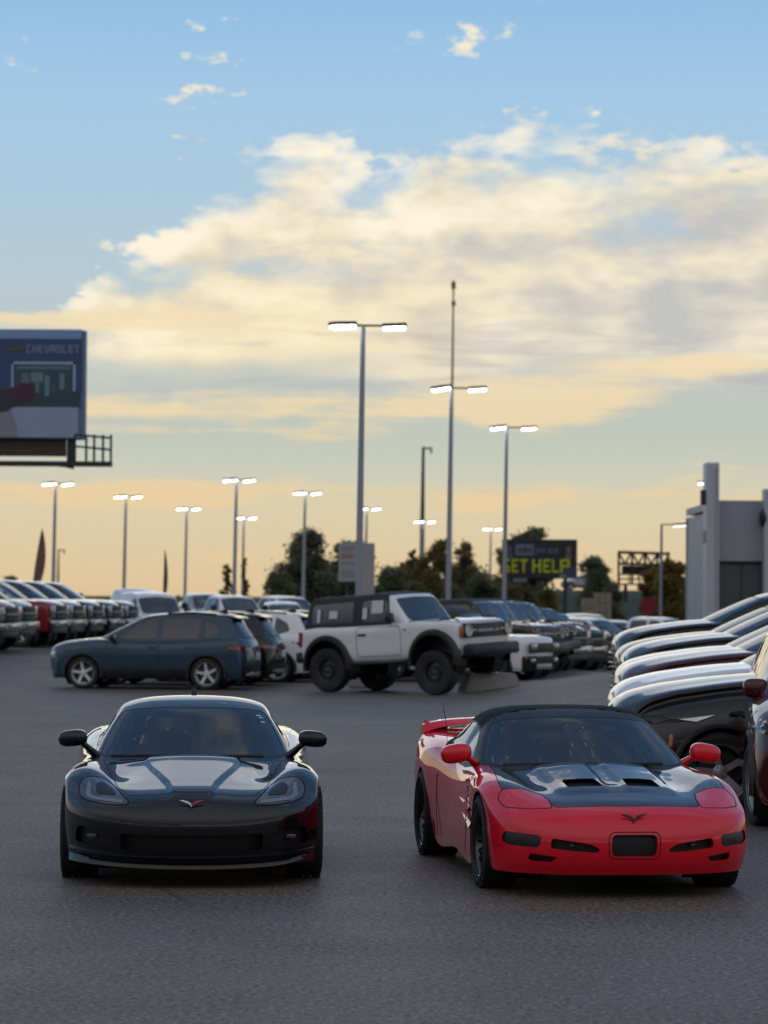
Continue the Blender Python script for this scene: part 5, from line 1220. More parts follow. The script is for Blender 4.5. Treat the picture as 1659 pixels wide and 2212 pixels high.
# sky reflections imitated by small white petal shapes on its front fender
bpy.context.view_layer.update()
from mathutils.bvhtree import BVHTree
bt_ = BVHTree.FromPolygons([v.co for v in MBODY.data.vertices], [tuple(q.vertices) for q in MBODY.data.polygons]); Mi_ = MBODY.matrix_world.inverted()
for px, py in ((1621, 1532), (1625, 1545), (1633, 1537), (1643, 1556), (1647, 1568), (1652, 1560)):
    o0 = Mi_ @ Vector((0, 0, CAM_H)); d0 = (Mi_.to_3x3() @ ray(px, py)).normalized(); hit = bt_.ray_cast(o0, d0)
    if hit[0] is not None:
        q = hit[1].to_track_quat('Z', 'Y').to_matrix(); b = MB()
        b.prism([(.030*math.cos(R(a)), .014*math.sin(R(a))*(1.3-.5*math.cos(R(a)))) for a in range(0, 360, 30)], .001, .003, lambda a, c, hh: tuple(hit[0]+q @ Vector((a, c, hh)))); b.build('painted_sky_glint', WHITEP, NEAR_M)
g_ = 'compact crossovers parked tail to the aisle'
cx_, cy_ = gx(205, 65.4), 65.4
for i, (pm, lb) in enumerate([(P_BLUE, 'dark blue compact crossover seen from the side behind the black coupe'), (P_BLACK, 'black compact crossover right behind the dark blue one, tail showing'),
                              (P_WHITE, 'white compact crossover with its tail showing left of the white off-roader'), (P_BLACK, 'dark compact crossover with its tail glass just left of the off-roader roof'),
                              (P_WHITE, 'white compact crossover roof fifth in its row, behind the dark one'), (P_WHITE, 'white compact crossover roof farthest in its row')]):
    place('compact', cx_+[0, .45, 1.30, 1.75, 2.2, 2.6][i], cy_+2.9*i, -99.5, pm, lb, 'crossover', g_)
TH = 55.0; px_, D_ = 949, 61.8
bx_ = gx(px_, D_)+.86*math.cos(R(TH)); by_ = D_+.86*math.sin(R(TH))
BRONCO = place('off2', bx_, by_, TH, P_WHITE, 'white two-door off-road vehicle with dark hardtop, far front wheel up on a block', 'off-roader', None, 0.0)
PA, RO = -3.2, -1.8
BRONCO.rotation_mode = 'XYZ'; BRONCO.rotation_euler = (R(PA), R(RO), R(TH)); BRONCO.scale = (1.06, 1.06, 1.06)
BRONCO.location.z = 2.55*1.06*math.sin(R(-PA))-.03
bpy.context.view_layer.update()
Mi = BRONCO.matrix_world
for w_ in [c_ for c_ in KIDS[BRONCO.name] if c_.name.split('.')[0] == 'wheel']:
    P0 = Mi @ w_.location; far = w_.location.x > 0; fr_ = w_.location.y < 1
    want = .435*1.06+(.40 if (far and fr_) else 0)
    w_.location = w_.location+Mi.to_3x3().inverted() @ Vector((0, 0, want-P0.z))
x, y = nose_at(1178, 70.5, 62, .88); place('boxlet', x, y, 62, P_WHITE, 'small white suv with square lamps behind the concrete block', 'suv')
g_ = 'dark off-road vehicles lined up behind the white one'
ords = ['nearest', 'second', 'third', 'fourth', 'fifth', 'sixth', 'seventh', 'eighth', 'ninth', 'farthest']
DD = 74.0
for i in range(10):
    kind = 'pickup' if i in (3, 6, 8) else 'off4'; jit = [0, .3, -.2, .1, .4, -.1, .25, -.3, .2, 0][i]; rz = 62+[0, 2, -2, 1, -1, 3, 0, -2, 2, 0][i]
    px = 1206+12.6*i; x, y = nose_at(px, DD+jit, rz, .92)
    pm = [P_GREY, P_BLACK, P_BLACK, P_NAVY, P_BLACK, P_GREY, P_BLACK, P_BLACK, P_GREY, P_BLACK][i]
    place(kind, x, y, rz, pm, 'dark %s, %s of the line running back from the small white suv' % ('pickup' if kind == 'pickup' else 'boxy off-roader', ords[i]), 'pickup' if kind == 'pickup' else 'off-roader', g_ if kind == 'off4' else None, float(gz(x, y))-(.12 if kind == 'pickup' else 0))
    DD += 3.1
# pickups on the left
tr = [(36, 88.0, P_RED, 'dark red pickup nearest in the left row, cut by the left edge'), (73, 91.0, P_SILVER, 'silver pickup second in the left row, chrome grille by the gap'),
      (143, 97.5, P_RED, 'bright red pickup in the left row beyond the gap'), (180, 100.5, P_SILVER, 'silver pickup between the red and the blue pickups'), (222, 103.5, P_NAVY, 'blue pickup next to the silver one in the left row'),
      (263, 106.5, P_NAVY, 'blue pickup farther back, second of the two blue ones'), (298, 109.5, P_GREY, 'dark grey pickup last in the left row, beside the white van')]
for px, D, pm, lb in tr:
    x, y = nose_at(px-10, D, 82, 1.09); place('pickup', x, y, 82, pm, lb, 'pickup', 'pickups parked along the left').scale = (1.11, 1.11, 1.11)
x, y = nose_at(372, 113, 22, .98); place('van', x, y, 22, P_WHITE, 'white cargo van facing the camera behind the left pickups', 'van', None, -.05)
for px, D, rz, kind, pm, lb, cat in [(412, 120, 35, 'suv', P_GREY, 'dark grey suv just right of the white van', 'suv'), (446, 124, 12, 'compact', P_BLACK, 'black crossover far back right of the white van', 'crossover'),
        (476, 122, 15, 'pickup', P_SILVER, 'silver pickup with dark windscreen left of the white pickup', 'pickup'), (556, 115, 22, 'pickup', P_WHITE, 'white pickup facing the camera above the blue crossover', 'pickup'),
        (628, 119, 8, 'suv', P_WHITE, 'white suv with dark windscreen right of the white pickup', 'suv'), (690, 121, 30, 'pickup', P_WHITE, 'white pickup half hidden behind the off-roader hardtop', 'pickup'),
        (1296, 112, 8, 'pickup', P_CREAM, 'pale beige pickup at the far end of the dark off-roaders', 'pickup'), (1420, 104, 52, 'pickup', P_WHITE, 'white pickup with stickers on its windscreen, in front of the billboard frame', 'pickup'),
        (1452, 118, 40, 'suv', P_GREY, 'dark grey suv between the two far white pickups', 'suv'), (1572, 108, 52, 'pickup', P_WHITE, 'white pickup partly behind the farthest black suv', 'pickup')]:
    x, y = nose_at(px, D, rz, .96); place(kind, x, y, rz, pm, lb, cat)

# worn bay lines at the foot of the dark row
bl = mat('worn white paint', (.36, .35, .33), .7, var=.5, vscale=3)
for i in range(5):
    D = 76.5+6.2*i; x, y = nose_at(1236+20*i, D, 62, 0); hx_, hy_ = math.sin(R(62)), -math.cos(R(62))
    q = [(x+hx_*s_+hy_*w_, y+hy_*s_-hx_*w_) for s_, w_ in ((-3.0, -.06), (1.4, -.06), (1.4, .06), (-3.0, .06))]
    me = bpy.data.meshes.new('bay_line'); me.from_pydata([(a, c, float(gz(a, c))+.012) for a, c in q], [], [(0, 1, 2, 3)]); tag(link('bay_line', me, bl), 'worn white parking bay line', None, None, 'structure')
# ------------------------------------------------------------------ lamp posts
STEEL = mat('galvanised pole', (.30, .33, .38), .55, metal=.2, var=.12, vscale=3)
DSTEEL = mat('dark painted steel', (.030, .034, .042), .6, var=.2, vscale=4)
LAMP = mat('lit lamp panel', (.9, .92, .95), .4, emit=(.92, .96, 1.0), es=7.0)
def lamp_post(name, px, D, top, heads, label, r=.085, lean=.6, lum=LAMP, group='lit lamp posts in the lot', sc=1.0):
    x = gx(px, D); z0 = float(gz(x, D)); root = empty(name, (x, D, z0)); h = at(px, top, D).z-z0
    b = MB(); b.tube([(0, 0, 0), (0, 0, h*.5), (0, 0, h)], [r, r*.85, r*.62], 10); b.build('pole', STEEL, root, True)
    b = MB(); b.bbox((0, 0, .18), (r*3.6, r*3.6, .36), .03); b.build('footing', mat('grey concrete', (.26, .25, .24), .9, var=.25, bump=.3), root)
    for ang, L, tilt in heads:
        c, s_ = math.cos(R(ang)), math.sin(R(ang)); M = Matrix.Rotation(R(ang), 3, 'Z') @ Matrix.Rotation(R(tilt), 3, 'Y')
        a = MB(); a.box((c*L*.5*sc, s_*L*.5*sc, h), (L*sc, .06*sc, .05*sc), Matrix.Rotation(R(ang), 3, 'Z')); ao = a.build('arm', DSTEEL, root)
        hd = MB(); hd.bbox(Vector((c*(L+.28)*sc, s_*(L+.28)*sc, h+.02)), (.62*sc, .34*sc, .09*sc), .02, M); ho = hd.build('lamp_head', DSTEEL, root)
        lm = MB(); lm.bbox(Vector((c*(L+.28)*sc, s_*(L+.28)*sc, h-.055*sc)), (.56*sc, .30*sc, .085*sc), .02, M); lm.build('lamp_panel', lum, ho)
    root.rotation_euler = (0, R(lean), 0); tag(root, label, 'lamp post', group); return root
lamp_post('lamp_post', 774, 75, 703, [(180, .18, 4), (205, .30, 4), (0, .50, -3)], 'tallest lamp post in view, rising behind the white off-roader roof', .10)
lamp_post('lamp_post', 968, 97, 838, [(180, .05, 10), (215, .15, 10), (0, .55, -4)], 'lamp post in the middle, second of the three tall ones', .10)
lamp_post('lamp_post', 1089, 120, 923, [(180, .05, 10), (215, .15, 8), (0, .60, -4)], 'lamp post third of the three tall ones, in front of the black billboard', .10)
for px, D, top, lb in [(115, 178, 1044, 'distant lamp post farthest left, beside the feather flag'), (268, 200, 1072, 'distant dark lamp post rising behind the white van roof'), (400, 232, 1098, 'distant faint lamp post right of the white van'),
                       (506, 172, 1036, 'tallest of the distant lamp posts, beside the small bare tree'), (524, 256, 1118, 'short distant lamp post just right of the tallest distant one'), (655, 196, 1064, 'distant lamp post standing before the big tree'),
                       (789, 232, 1098, 'distant lamp post just right of the tallest post'), (911, 262, 1126, 'distant short lamp post in line with the dark mast'), (1058, 300, 1142, 'most distant faint lamp post left of the black billboard')]:
    lamp_post('lamp_post', px, D, top, [(180, .10, 8), (0, .35, -8), (250, .2, 6)], lb, .13, .8, sc=1.15)
lamp_post('lamp_post', 1428, 132, 1133, [(0, .50, -4)], 'single-arm lamp post left of the dealership, its lamp to the right', .085, .3, mat('dim lamp panel', (.7, .7, .7), .4, emit=(1, .98, .92), es=1.5), None)
lamp_post('lamp_post', 1538, 140, 1042, [(180, .10, 4)], 'lamp post hidden behind the dealership pylon, only its lamp showing', .085, .2)
# ------------------------------------------------------------------ masts
def mast(px, D, top, r, label, bracket=False, m_=STEEL, base=None):
    x = gx(px, D); root = empty('mast', (x, D, -.6)); h = at(px, top, D).z+.6
    b = MB(); b.tube([(0, 0, 0), (0, 0, h*.6), (0, 0, h)], [r, r*.8, r*.5], 8); b.build('pole', m_, root, True)
    if bracket:
        b = MB(); b.box((.45, 0, h-.15), (.9, .18, .18)); b.box((.8, 0, h-.4), (.2, .2, .5)); b.build('bracket', m_, root)
    else:
        b = MB(); b.box((0, 0, h-.08*h*.2), (r*2.4, r*2.4, h*.02)); b.box((.05, 0, h*.93), (r*2.2, r*2.2, h*.012)); b.build('antenna', m_, root)
    root.rotation_euler = (0, R(.4), 0); tag(root, label, 'mast'); return root
MASTM = mat('red grey mast steel', (.26, .18, .15), .6, var=.2)
mast(972, 420, 605, .26, 'very tall thin aerial mast above the middle lamp post', m_=MASTM)
mast(911, 300, 965, .30, 'tall dark pole with a bracket left of the middle lamp post', True, mat('dark weathered pole', (.09, .10, .09), .7, var=.2))
mast(126, 420, 1186, .22, 'thin pale mast beside the far left lamp post', True, MASTM)
# ------------------------------------------------------------------ feather flags
def flag(px, D, top, base, w_, lean, label, col):
    x = gx(px, D); root = empty('feather_flag', (x, D, float(gz(x, D)))); h = at(px, top, D).z
    f = lambda t: lean*t*t*h
    b = MB(); b.tube([(f(k/8), 0, h*k/8) for k in range(9)], [.025]*6+[.018]*3, 6); b.build('pole', DSTEEL, root, True)
    pts = []; n = 14
    for k in range(n+1):
        t = .34+.66*k/n; pts.append((f(t), t*h))
    oth = [(f(t)+w_*math.sin(math.pi*min(1, ((t-.34)/.66)**.8))**.8, t*h) for t in [.34+.66*(n-k)/n for k in range(1, n)]]
    b = MB(); b.prism(pts+oth, -.012, .012, lambda a, c, hh: (a, hh+.10*math.sin(c*2.1), c)); b.build('banner', col, root)
    b = MB(); b.lathe([(.001, 0), (.28, 0), (.25, .10), (.03, .14)], 16, 'z'); b.build('base', DSTEEL, root)
    tag(root, label, 'flag', None)
flag(68, 140, 1155, 1262, .44, .105, 'brown feather flag rising above the left pickups', mat('brown flag cloth', (.20, .11, .085), .8, var=.35, vscale=6))
flag(354, 150, 1200, 1275, .20, .015, 'dark feather flag seen edge-on above the white van', mat('dark flag cloth', (.10, .08, .08), .8, var=.3, vscale=6))
# ------------------------------------------------------------------ big billboard, left
def big_board():
    D = 112.0; k = D/F_D; x1 = gx(183, D); zt = at(183, 715, D).z; zb = at(183, 950, D).z; W = 14.6; x0 = x1-W
    root = empty('billboard', ((x0+x1)/2, D, 0)); ox, oy = (x0+x1)/2, D
    fr = mat('billboard blue frame', (.15, .21, .34), .5, var=.12, vscale=2); X = lambda px: gx(px, D)-ox; Z = lambda py: at(90, py, D).z
    P = lambda px0, py0, px1, py1, m_, d, nm, par: MB().box(((X(px0)+X(px1))/2, -.30-d, (Z(py0)+Z(py1))/2), (abs(X(px1)-X(px0)), .02, abs(Z(py1)-Z(py0)))).build(nm, m_, par)
    b = MB(); b.bbox((0, .05, (zt+zb)/2), (W, .60, zt-zb), .03); pn = b.build('panel', fr, root)
    L = X(182)-W
    def pp(px0, py0, px1, py1, col, d, nm, rough=.5):
        return P(px0, py0, px1, py1, mat('print %s %.2f %.2f %.2f' % (nm, *col), col, rough, var=.10, vscale=1.5), d, nm, pn)
    wpx = W/k; lft = 183-wpx+6
    pp(lft, 733, 175, 848, (.034, .075, .19), .012, 'blue_facade'); pp(lft, 713, 175, 733, (0.210, 0.350, 0.630), .012, 'top_band')
    pp(lft, 846, 172, 880, (0.035, 0.061, 0.088), .016, 'dark_band'); pp(lft, 878, 169, 946, (0.298, 0.376, 0.525), .016, 'pavement')
    for a in ((24, 783, 162, 788), (24, 783, 28, 838), (157, 783, 162, 846)): pp(*a, (0.350, 0.455, 0.630), .024, 'window_outline')
    pp(28, 788, 157, 846, (0.038, 0.079, 0.105), .020, 'showroom'); pp(36, 793, 152, 799, (0.105, 0.210, 0.298), .028, 'lintel')
    for a, c in (((46, 808, 62, 830), (0.105, 0.193, 0.228)), ((66, 806, 92, 826), (0.158, 0.245, 0.263)), ((76, 826, 84, 850), (0.123, 0.193, 0.245)), ((96, 812, 106, 856), (0.140, 0.245, 0.350)), ((128, 808, 138, 842), (0.140, 0.245, 0.280)), ((110, 826, 118, 850), (0.052, 0.105, 0.140))):
        pp(*a, c, .028, 'interior_shape')
    # parked car silhouettes and a big pale blur in the lower left corner of the print
    def poly(pts, col, d, nm):
        b = MB(); b.prism([(X(a), Z(c)) for a, c in pts], 0, .02, lambda a, c, h: (a, -.30-d-h, c)); b.build(nm, mat('print '+nm, col, .5, var=.15, vscale=1.5), pn)
    poly([(-40, 872), (-40, 845), (20, 842), (36, 836), (48, 828), (68, 830), (76, 846), (72, 862), (30, 876), (8, 884)], (0.061, 0.021, 0.052), .032, 'dark_red_car')
    poly([(-80, 905), (-80, 852), (20, 850), (34, 862), (34, 876), (16, 890)], (0.032, 0.035, 0.060), .036, 'dark_car')
    poly([(-30, 946)]+[(-4+42*math.cos(R(a)), 946-72*math.sin(R(a))) for a in range(0, 150, 12)], (0.245, 0.254, 0.298), .030, 'pale_blur')
    letters(pn, 'CHEVROLET', X(56), Z(764), (X(66)-X(56)), Z(747)-Z(764), X(69)-X(66), lambda a, c, h: (a, -.325-h, c), mat('print pale lettering', (.24, .29, .42), .5), .02)
    bt = mat('print olive emblem', (.085, .095, .055), .5)
    b = MB(); b.prism([(X(14), Z(759)), (X(18), Z(753)), (X(27), Z(753)), (X(28), Z(751)), (X(40), Z(751)), (X(40), Z(753)), (X(50), Z(753)), (X(46), Z(759)), (X(37), Z(759)), (X(36), Z(761)), (X(24), Z(761)), (X(24), Z(759))], 0, .02, lambda a, c, h: (a, -.325-h, c)); b.build('emblem', bt, pn)
    # skirt of upright boards, catwalk with railing
    xa = lft; br = mat('brown skirt boards', (.085, .060, .050), .8, var=.3, vscale=5)
    n = int((142-xa)/9.0)
    for i in range(n):
        p0 = 142-9.0*(i+1); b = MB(); b.box((X(p0+4.4), .0, (Z(948)+Z(986))/2), (8.95*k, .05+.03*(i % 2), Z(948)-Z(986))); b.build('skirt_board', br, root)
    b = MB(); b.box(((X(xa)+X(242))/2, -.5, Z(1003)), (X(242)-X(xa), 1.1, .16)); cw = b.build('catwalk', DSTEEL, root)
    b = MB(); b.box((X(152), .1, (Z(945)+Z(1000))/2), (.30, .4, Z(945)-Z(1000))); b.build('strut', DSTEEL, root)
    for p0 in (166, 190, 207, 226, 243):
        b = MB(); b.tube([(X(p0), -.9, Z(1003)), (X(p0), -.9, Z(941))], .05, 6); b.build('rail_post', DSTEEL, cw)
    for yy in (943, 968):
        b = MB(); b.tube([(X(164), -.9, Z(yy-2)), (X(243), -.9, Z(yy+5))], .04, 6); b.build('rail', DSTEEL, cw)
    b = MB(); b.prism([(X(90), Z(1004)), (X(156), Z(1004)), (X(158), Z(1013)), (X(140), Z(1009))], -.3, .3, lambda a, c, h: (a, h, c)); b.build('bracket', DSTEEL, root)
    b = MB(); b.tube([(0, .2, 0), (0, .2, zb)], .55, 20); b.build('column', DSTEEL, root, True)
    root.rotation_euler = (0, 0, R(0)); tag(root, 'large blue billboard with catwalk at the left edge of the sky', 'billboard')
big_board()
# ------------------------------------------------------------------ black GET HELP billboard
def help_board():
    D = 240.0; k = D/F_D; cx0 = gx(1166, D); root = empty('billboard', (cx0, D, -.6)); X = lambda px: gx(px, D)-cx0; Z = lambda py: at(1166, py, D).z+.6
    dk = mat('black billboard sheet', (.014, .018, .026), .6, var=.2, vscale=1)
    b = MB(); b.bbox((0, 0, (Z(1165)+Z(1250))/2), (X(1247)-X(1085), .5, Z(1165)-Z(1250)), .04); pn = b.build('panel', dk, root)
    def pp(a, col, nm, d=.0):
        b = MB(); b.box(((X(a[0])+X(a[2]))/2, -.27-d, (Z(a[1])+Z(a[3]))/2), (X(a[2])-X(a[0]), .03, Z(a[1])-Z(a[3]))); b.build(nm, mat('print '+nm, col, .5, var=.25, vscale=3), pn)
    pp((1114, 1176, 1153, 1200), (.13, .17, .24), 'pale_plate')
    for a in ((1119, 1184, 1127, 1193), (1129, 1182, 1140, 1194), (1142, 1184, 1149, 1193)): pp(a, (.045, .06, .09), 'plate_mark', .035)
    for a in ((1157, 1183, 1163, 1196), (1165, 1184, 1171, 1195), (1173, 1184, 1178, 1195), (1184, 1183, 1190, 1196), (1192, 1184, 1198, 1196), (1200, 1183, 1206, 1196)): pp(a, (.085, .105, .15), 'text_block')
    pp((1212, 1222, 1244, 1248), (.035, .055, .09), 'blue_patch')
    for a in ((1109, 1250, 1138, 1257), (1208, 1241, 1224, 1248)): pp(a, (.17, .19, .25), 'small_plate', .03)
    yl = mat('glowing yellow green print', (.32, .36, .008), .5, emit=(.30, .36, .0), es=.12)  # lettering given a faint glow of its own, added to the print colour
    for ch, p0, p1 in (('G', 1089, 1101), ('E', 1106, 1120), ('T', 1123, 1140), ('H', 1150, 1169), ('E', 1174, 1189), ('L', 1193, 1207), ('P', 1210, 1231)):
        letters(pn, ch, X(p0), Z(1237), X(p1)-X(p0), Z(1208)-Z(1237), 0, lambda a, c, h: (a, -.27-h, c), yl, .04)
    for p0, col in ((1101, (.09, .095, .11)), (1228, (.16, .11, .105))):
        b = MB(); b.prism([(X(p0)+6*k*math.cos(R(a)), Z(1188)+9*k*math.sin(R(a))) for a in range(0, 360, 24)], .27, .31, lambda a, c, h: (a, -h, c)); b.prism([(X(p0-8), Z(1207)), (X(p0+8), Z(1207)), (X(p0+5), Z(1197)), (X(p0-5), Z(1197))], .27, .30, lambda a, c, h: (a, -h, c)); b.build('portrait', mat('print portrait %.2f' % col[0], col, .6, var=.4, vscale=4), pn)
    for p0 in (1110, 1166, 1222):
        b = MB(); b.tube([(X(p0), .1, 0), (X(p0), .1, Z(1250))], .16, 8); b.build('post', DSTEEL, root)
    tag(root, 'black billboard with yellow green GET HELP lettering', 'billboard')
help_board()
def frame_board():
    D = 205.0; cx0 = gx(1390, D); root = empty('billboard', (cx0, D, -.6)); X = lambda px: gx(px, D)-cx0; Z = lambda py: at(1390, py, D).z+.6
    ds = mat('rusty dark steel', (.030, .026, .028), .7, var=.3); ye = mat('dull yellow steel', (.10, .075, .022), .7, var=.3)
    def bar(p0, y0, p1, y1, w_, m_, nm, dy_=0): MB().tube([(X(p0), dy_, Z(y0)), (X(p1), dy_, Z(y1))], w_, 4).build(nm, m_, root)
    bar(1335, 1193, 1446, 1196, .14, ds, 'beam'); bar(1335, 1218, 1446, 1220, .12, ds, 'beam')
    for p0 in (1337, 1366, 1394, 1420, 1444): bar(p0, 1192, p0, 1262, .11, ds, 'upright')
    for p0 in (1337, 1366, 1394, 1420): bar(p0, 1194, p0+13, 1218, .09, ds, 'brace'); bar(p0+27, 1194, p0+14, 1218, .09, ds, 'brace')
    b = MB(); b.box((X(1392), .3, (Z(1222)+Z(1240))/2), (X(1440)-X(1345), .1, Z(1222)-Z(1240))); b.build('backing', ds, root)
    for y0 in (1241, 1251, 1262): bar(1337, y0, 1446, y0+1, .07, ye, 'catwalk_rail', -.6)
    for p0 in (1337, 1358, 1380, 1402, 1424, 1445): bar(p0, 1240, p0, 1263, .06, ye, 'rail_post', -.6)
    for p0 in (1352, 1392, 1430): bar(p0, 1262, p0, 1302, .16, ds, 'post')
    tag(root, 'bare dark billboard frame with a yellow catwalk beside the dealership trees', 'billboard frame')
frame_board()
# ------------------------------------------------------------------ pylon sign
D = 160.0; cx0 = gx(771, D); root = empty('pylon_sign', (cx0, D, 0)); X = lambda px: gx(px, D)-cx0; Z = lambda py: at(771, py, D).z
wh = mat('weathered white sign', (.34, .34, .36), .6, var=.12, vscale=2)
b = MB(); b.bbox(((X(732)+X(770))/2, 0, (Z(1173)+Z(1257))/2), (X(770)-X(732), .4, Z(1173)-Z(1257)), .04); pn = b.build('face', wh, root)
b = MB(); b.bbox(((X(783)+X(810))/2, 0, Z(1173)/2), (X(810)-X(783), .6, Z(1173)), .04); b.build('pillar', wh, root)
for y0 in (1190, 1235): MB().box(((X(770)+X(783))/2, 0, Z(y0)), (X(784)-X(769), .2, .25)).build('tie', wh, root)
for y0, y1, c in ((1180, 1188, (.26, .27, .30)), (1196, 1205, (.33, .20, .18)), (1212, 1219, (.26, .27, .30)), (1230, 1246, (.24, .26, .30))):
    MB().box((X(751), -.21, (Z(y0)+Z(y1))/2), (X(764)-X(738), .03, Z(y0)-Z(y1))).build('sign_line', mat('print sign line %d' % y0, c, .6, var=.3, vscale=4), pn)
MB().tube([(X(751), 0, 0), (X(751), 0, Z(1255))], .09, 8).build('leg', DSTEEL, root)
tag(root, 'white pylon sign behind the tallest lamp post, in front of the trees', 'sign')
# ------------------------------------------------------------------ dealership building, right
def dealership():
    D = 122.0; k = D/F_D; x0 = gx(1524, D); root = empty('dealership', (x0, D, 0)); X = lambda px: gx(px, D)-x0; Z = lambda py: at(1590, py, D).z
    wl = mat('pale grey cladding', (.34, .36, .41), .55, var=.10, vscale=.8); pl = mat('white cladding', (.46, .48, .53), .5, var=.08, vscale=.8)
    mull = mat('dark mullion', (.05, .055, .065), .5, var=.1); gls = glass('showroom glass', (.22, .27, .28), .25, ior=1.9)
    tw = X(1552); b = MB(); b.bbox((tw/2, .3, Z(1000)/2), (tw, 1.3, Z(1000)), .03); b.build('pylon', pl, root)
    MB().box((tw*.80, -.38, Z(1000)/2), (.05, .08, Z(1000)-.4)).build('pylon_edge', wl, root)
    W = 16.0; zt, zg = Z(1080), Z(1212)
    n = 6; pw = W/n
    for i in range(n):                                                # cladding panels above the glass
        MB().bbox((tw+.02+pw*(i+.5), .75, (zt+zg)/2), (pw-.02, .5, zt-zg), .015).build('cladding_panel', wl, root)
    MB().box((tw+W/2, 7, zt-.15), (W, 12, .3)).build('roof', wl, root)
    MB().box((tw+W, 7, zt/2-.2), (.3, 12, zt-.4)).build('side_wall', wl, root); MB().box((tw+.2, 7.2, zt/2-.2), (.3, 11.6, zt-.4)).build('side_wall', wl, root)
    MB().box((tw+W/2, 13, zt/2-.2), (W, .3, zt-.4)).build('rear_wall', wl, root)
    MB().box((tw+W/2, 5, .03), (W-.4, 9, .06)).build('showroom_floor', wl, root)
    gw = 1.0
    for i in range(int(W/gw)):
        MB().box((tw+gw*(i+.5)+.05, .86, zg/2), (gw-.06, .03, zg)).build('glass_pane', gls, root)
        MB().box((tw+gw*(i+1)+.05, .84, zg/2), (.07, .12, zg)).build('mullion', mull, root)
    MB().box((tw+W/2, .83, zg-.05), (W, .16, .12)).build('transom', mull, root); MB().box((tw+W/2, .83, 1.05), (W, .10, .10)).build('transom', mull, root)
    x2 = X(1650); MB().bbox((x2+.55, .15, Z(1056)/2), (1.1, .9, Z(1056)), .03).build('pilaster', pl, root)
    b = MB(); b.ellipsoid((x2-.02, .05, Z(1119)), (.16, .45, Z(1098)-Z(1119)), 16, 12); b.build('oval_sign', mat('navy sign', (.010, .018, .050), .4, var=.2), root, True)
    b = MB(); b.bbox((-.10, -.05, (Z(1059)+Z(1091))/2), (.20, .35, Z(1059)-Z(1091)), .03); b.build('wall_speaker', DSTEEL, root)
    b = MB(); b.bbox((-.05, -.05, Z(1160)), (.12, .3, .5), .03); b.build('wall_box', wl, root)
    tag(root, 'pale grey dealership building with a tall white pylon at its corner', 'building')
dealership()
# ------------------------------------------------------------------ trees
def leaf_mat(name, c1, c2, c3):
    m_ = bpy.data.materials.new(name); m_.use_nodes = True; t = NT(m_.node_tree); b = t.n['Principled BSDF']; b.inputs['Roughness'].default_value = .7; b.inputs['Specular IOR Level'].default_value = .2
    P = t.new('ShaderNodeTexCoord').outputs['Object']; n = t.noise(P, .55, 3); n2 = t.noise(P, 4.0, 2)
    c = t.ramp(t.m('ADD', t.m('MULTIPLY', n, .7), t.m('MULTIPLY', n2, .3)), [(.36, c1), (.50, c2), (.64, c3)])
    t.put(b.inputs['Base Color'], c)
    tr = t.new('ShaderNodeBsdfTranslucent'); t.put(tr.inputs[0], c); mx = t.new('ShaderNodeMixShader'); mx.inputs[0].default_value = .6
    t.l.new(b.outputs[0], mx.inputs[1]); t.l.new(tr.outputs[0], mx.inputs[2]); t.l.new(mx.outputs[0], t.n['Material Output'].inputs[0]); return m_
L_DARK = leaf_mat('dark green leaves', (.14, .17, .12), (.20, .22, .14), (.27, .26, .15))
L_OLIVE = leaf_mat('olive autumn leaves', (.15, .15, .07), (.23, .20, .08), (.32, .22, .08))
L_YEL = leaf_mat('yellow brown leaves', (.17, .15, .055), (.25, .19, .06), (.36, .22, .07))
BARK = mat('bark', (.045, .035, .028), .9, var=.4, vscale=6, bump=.5)
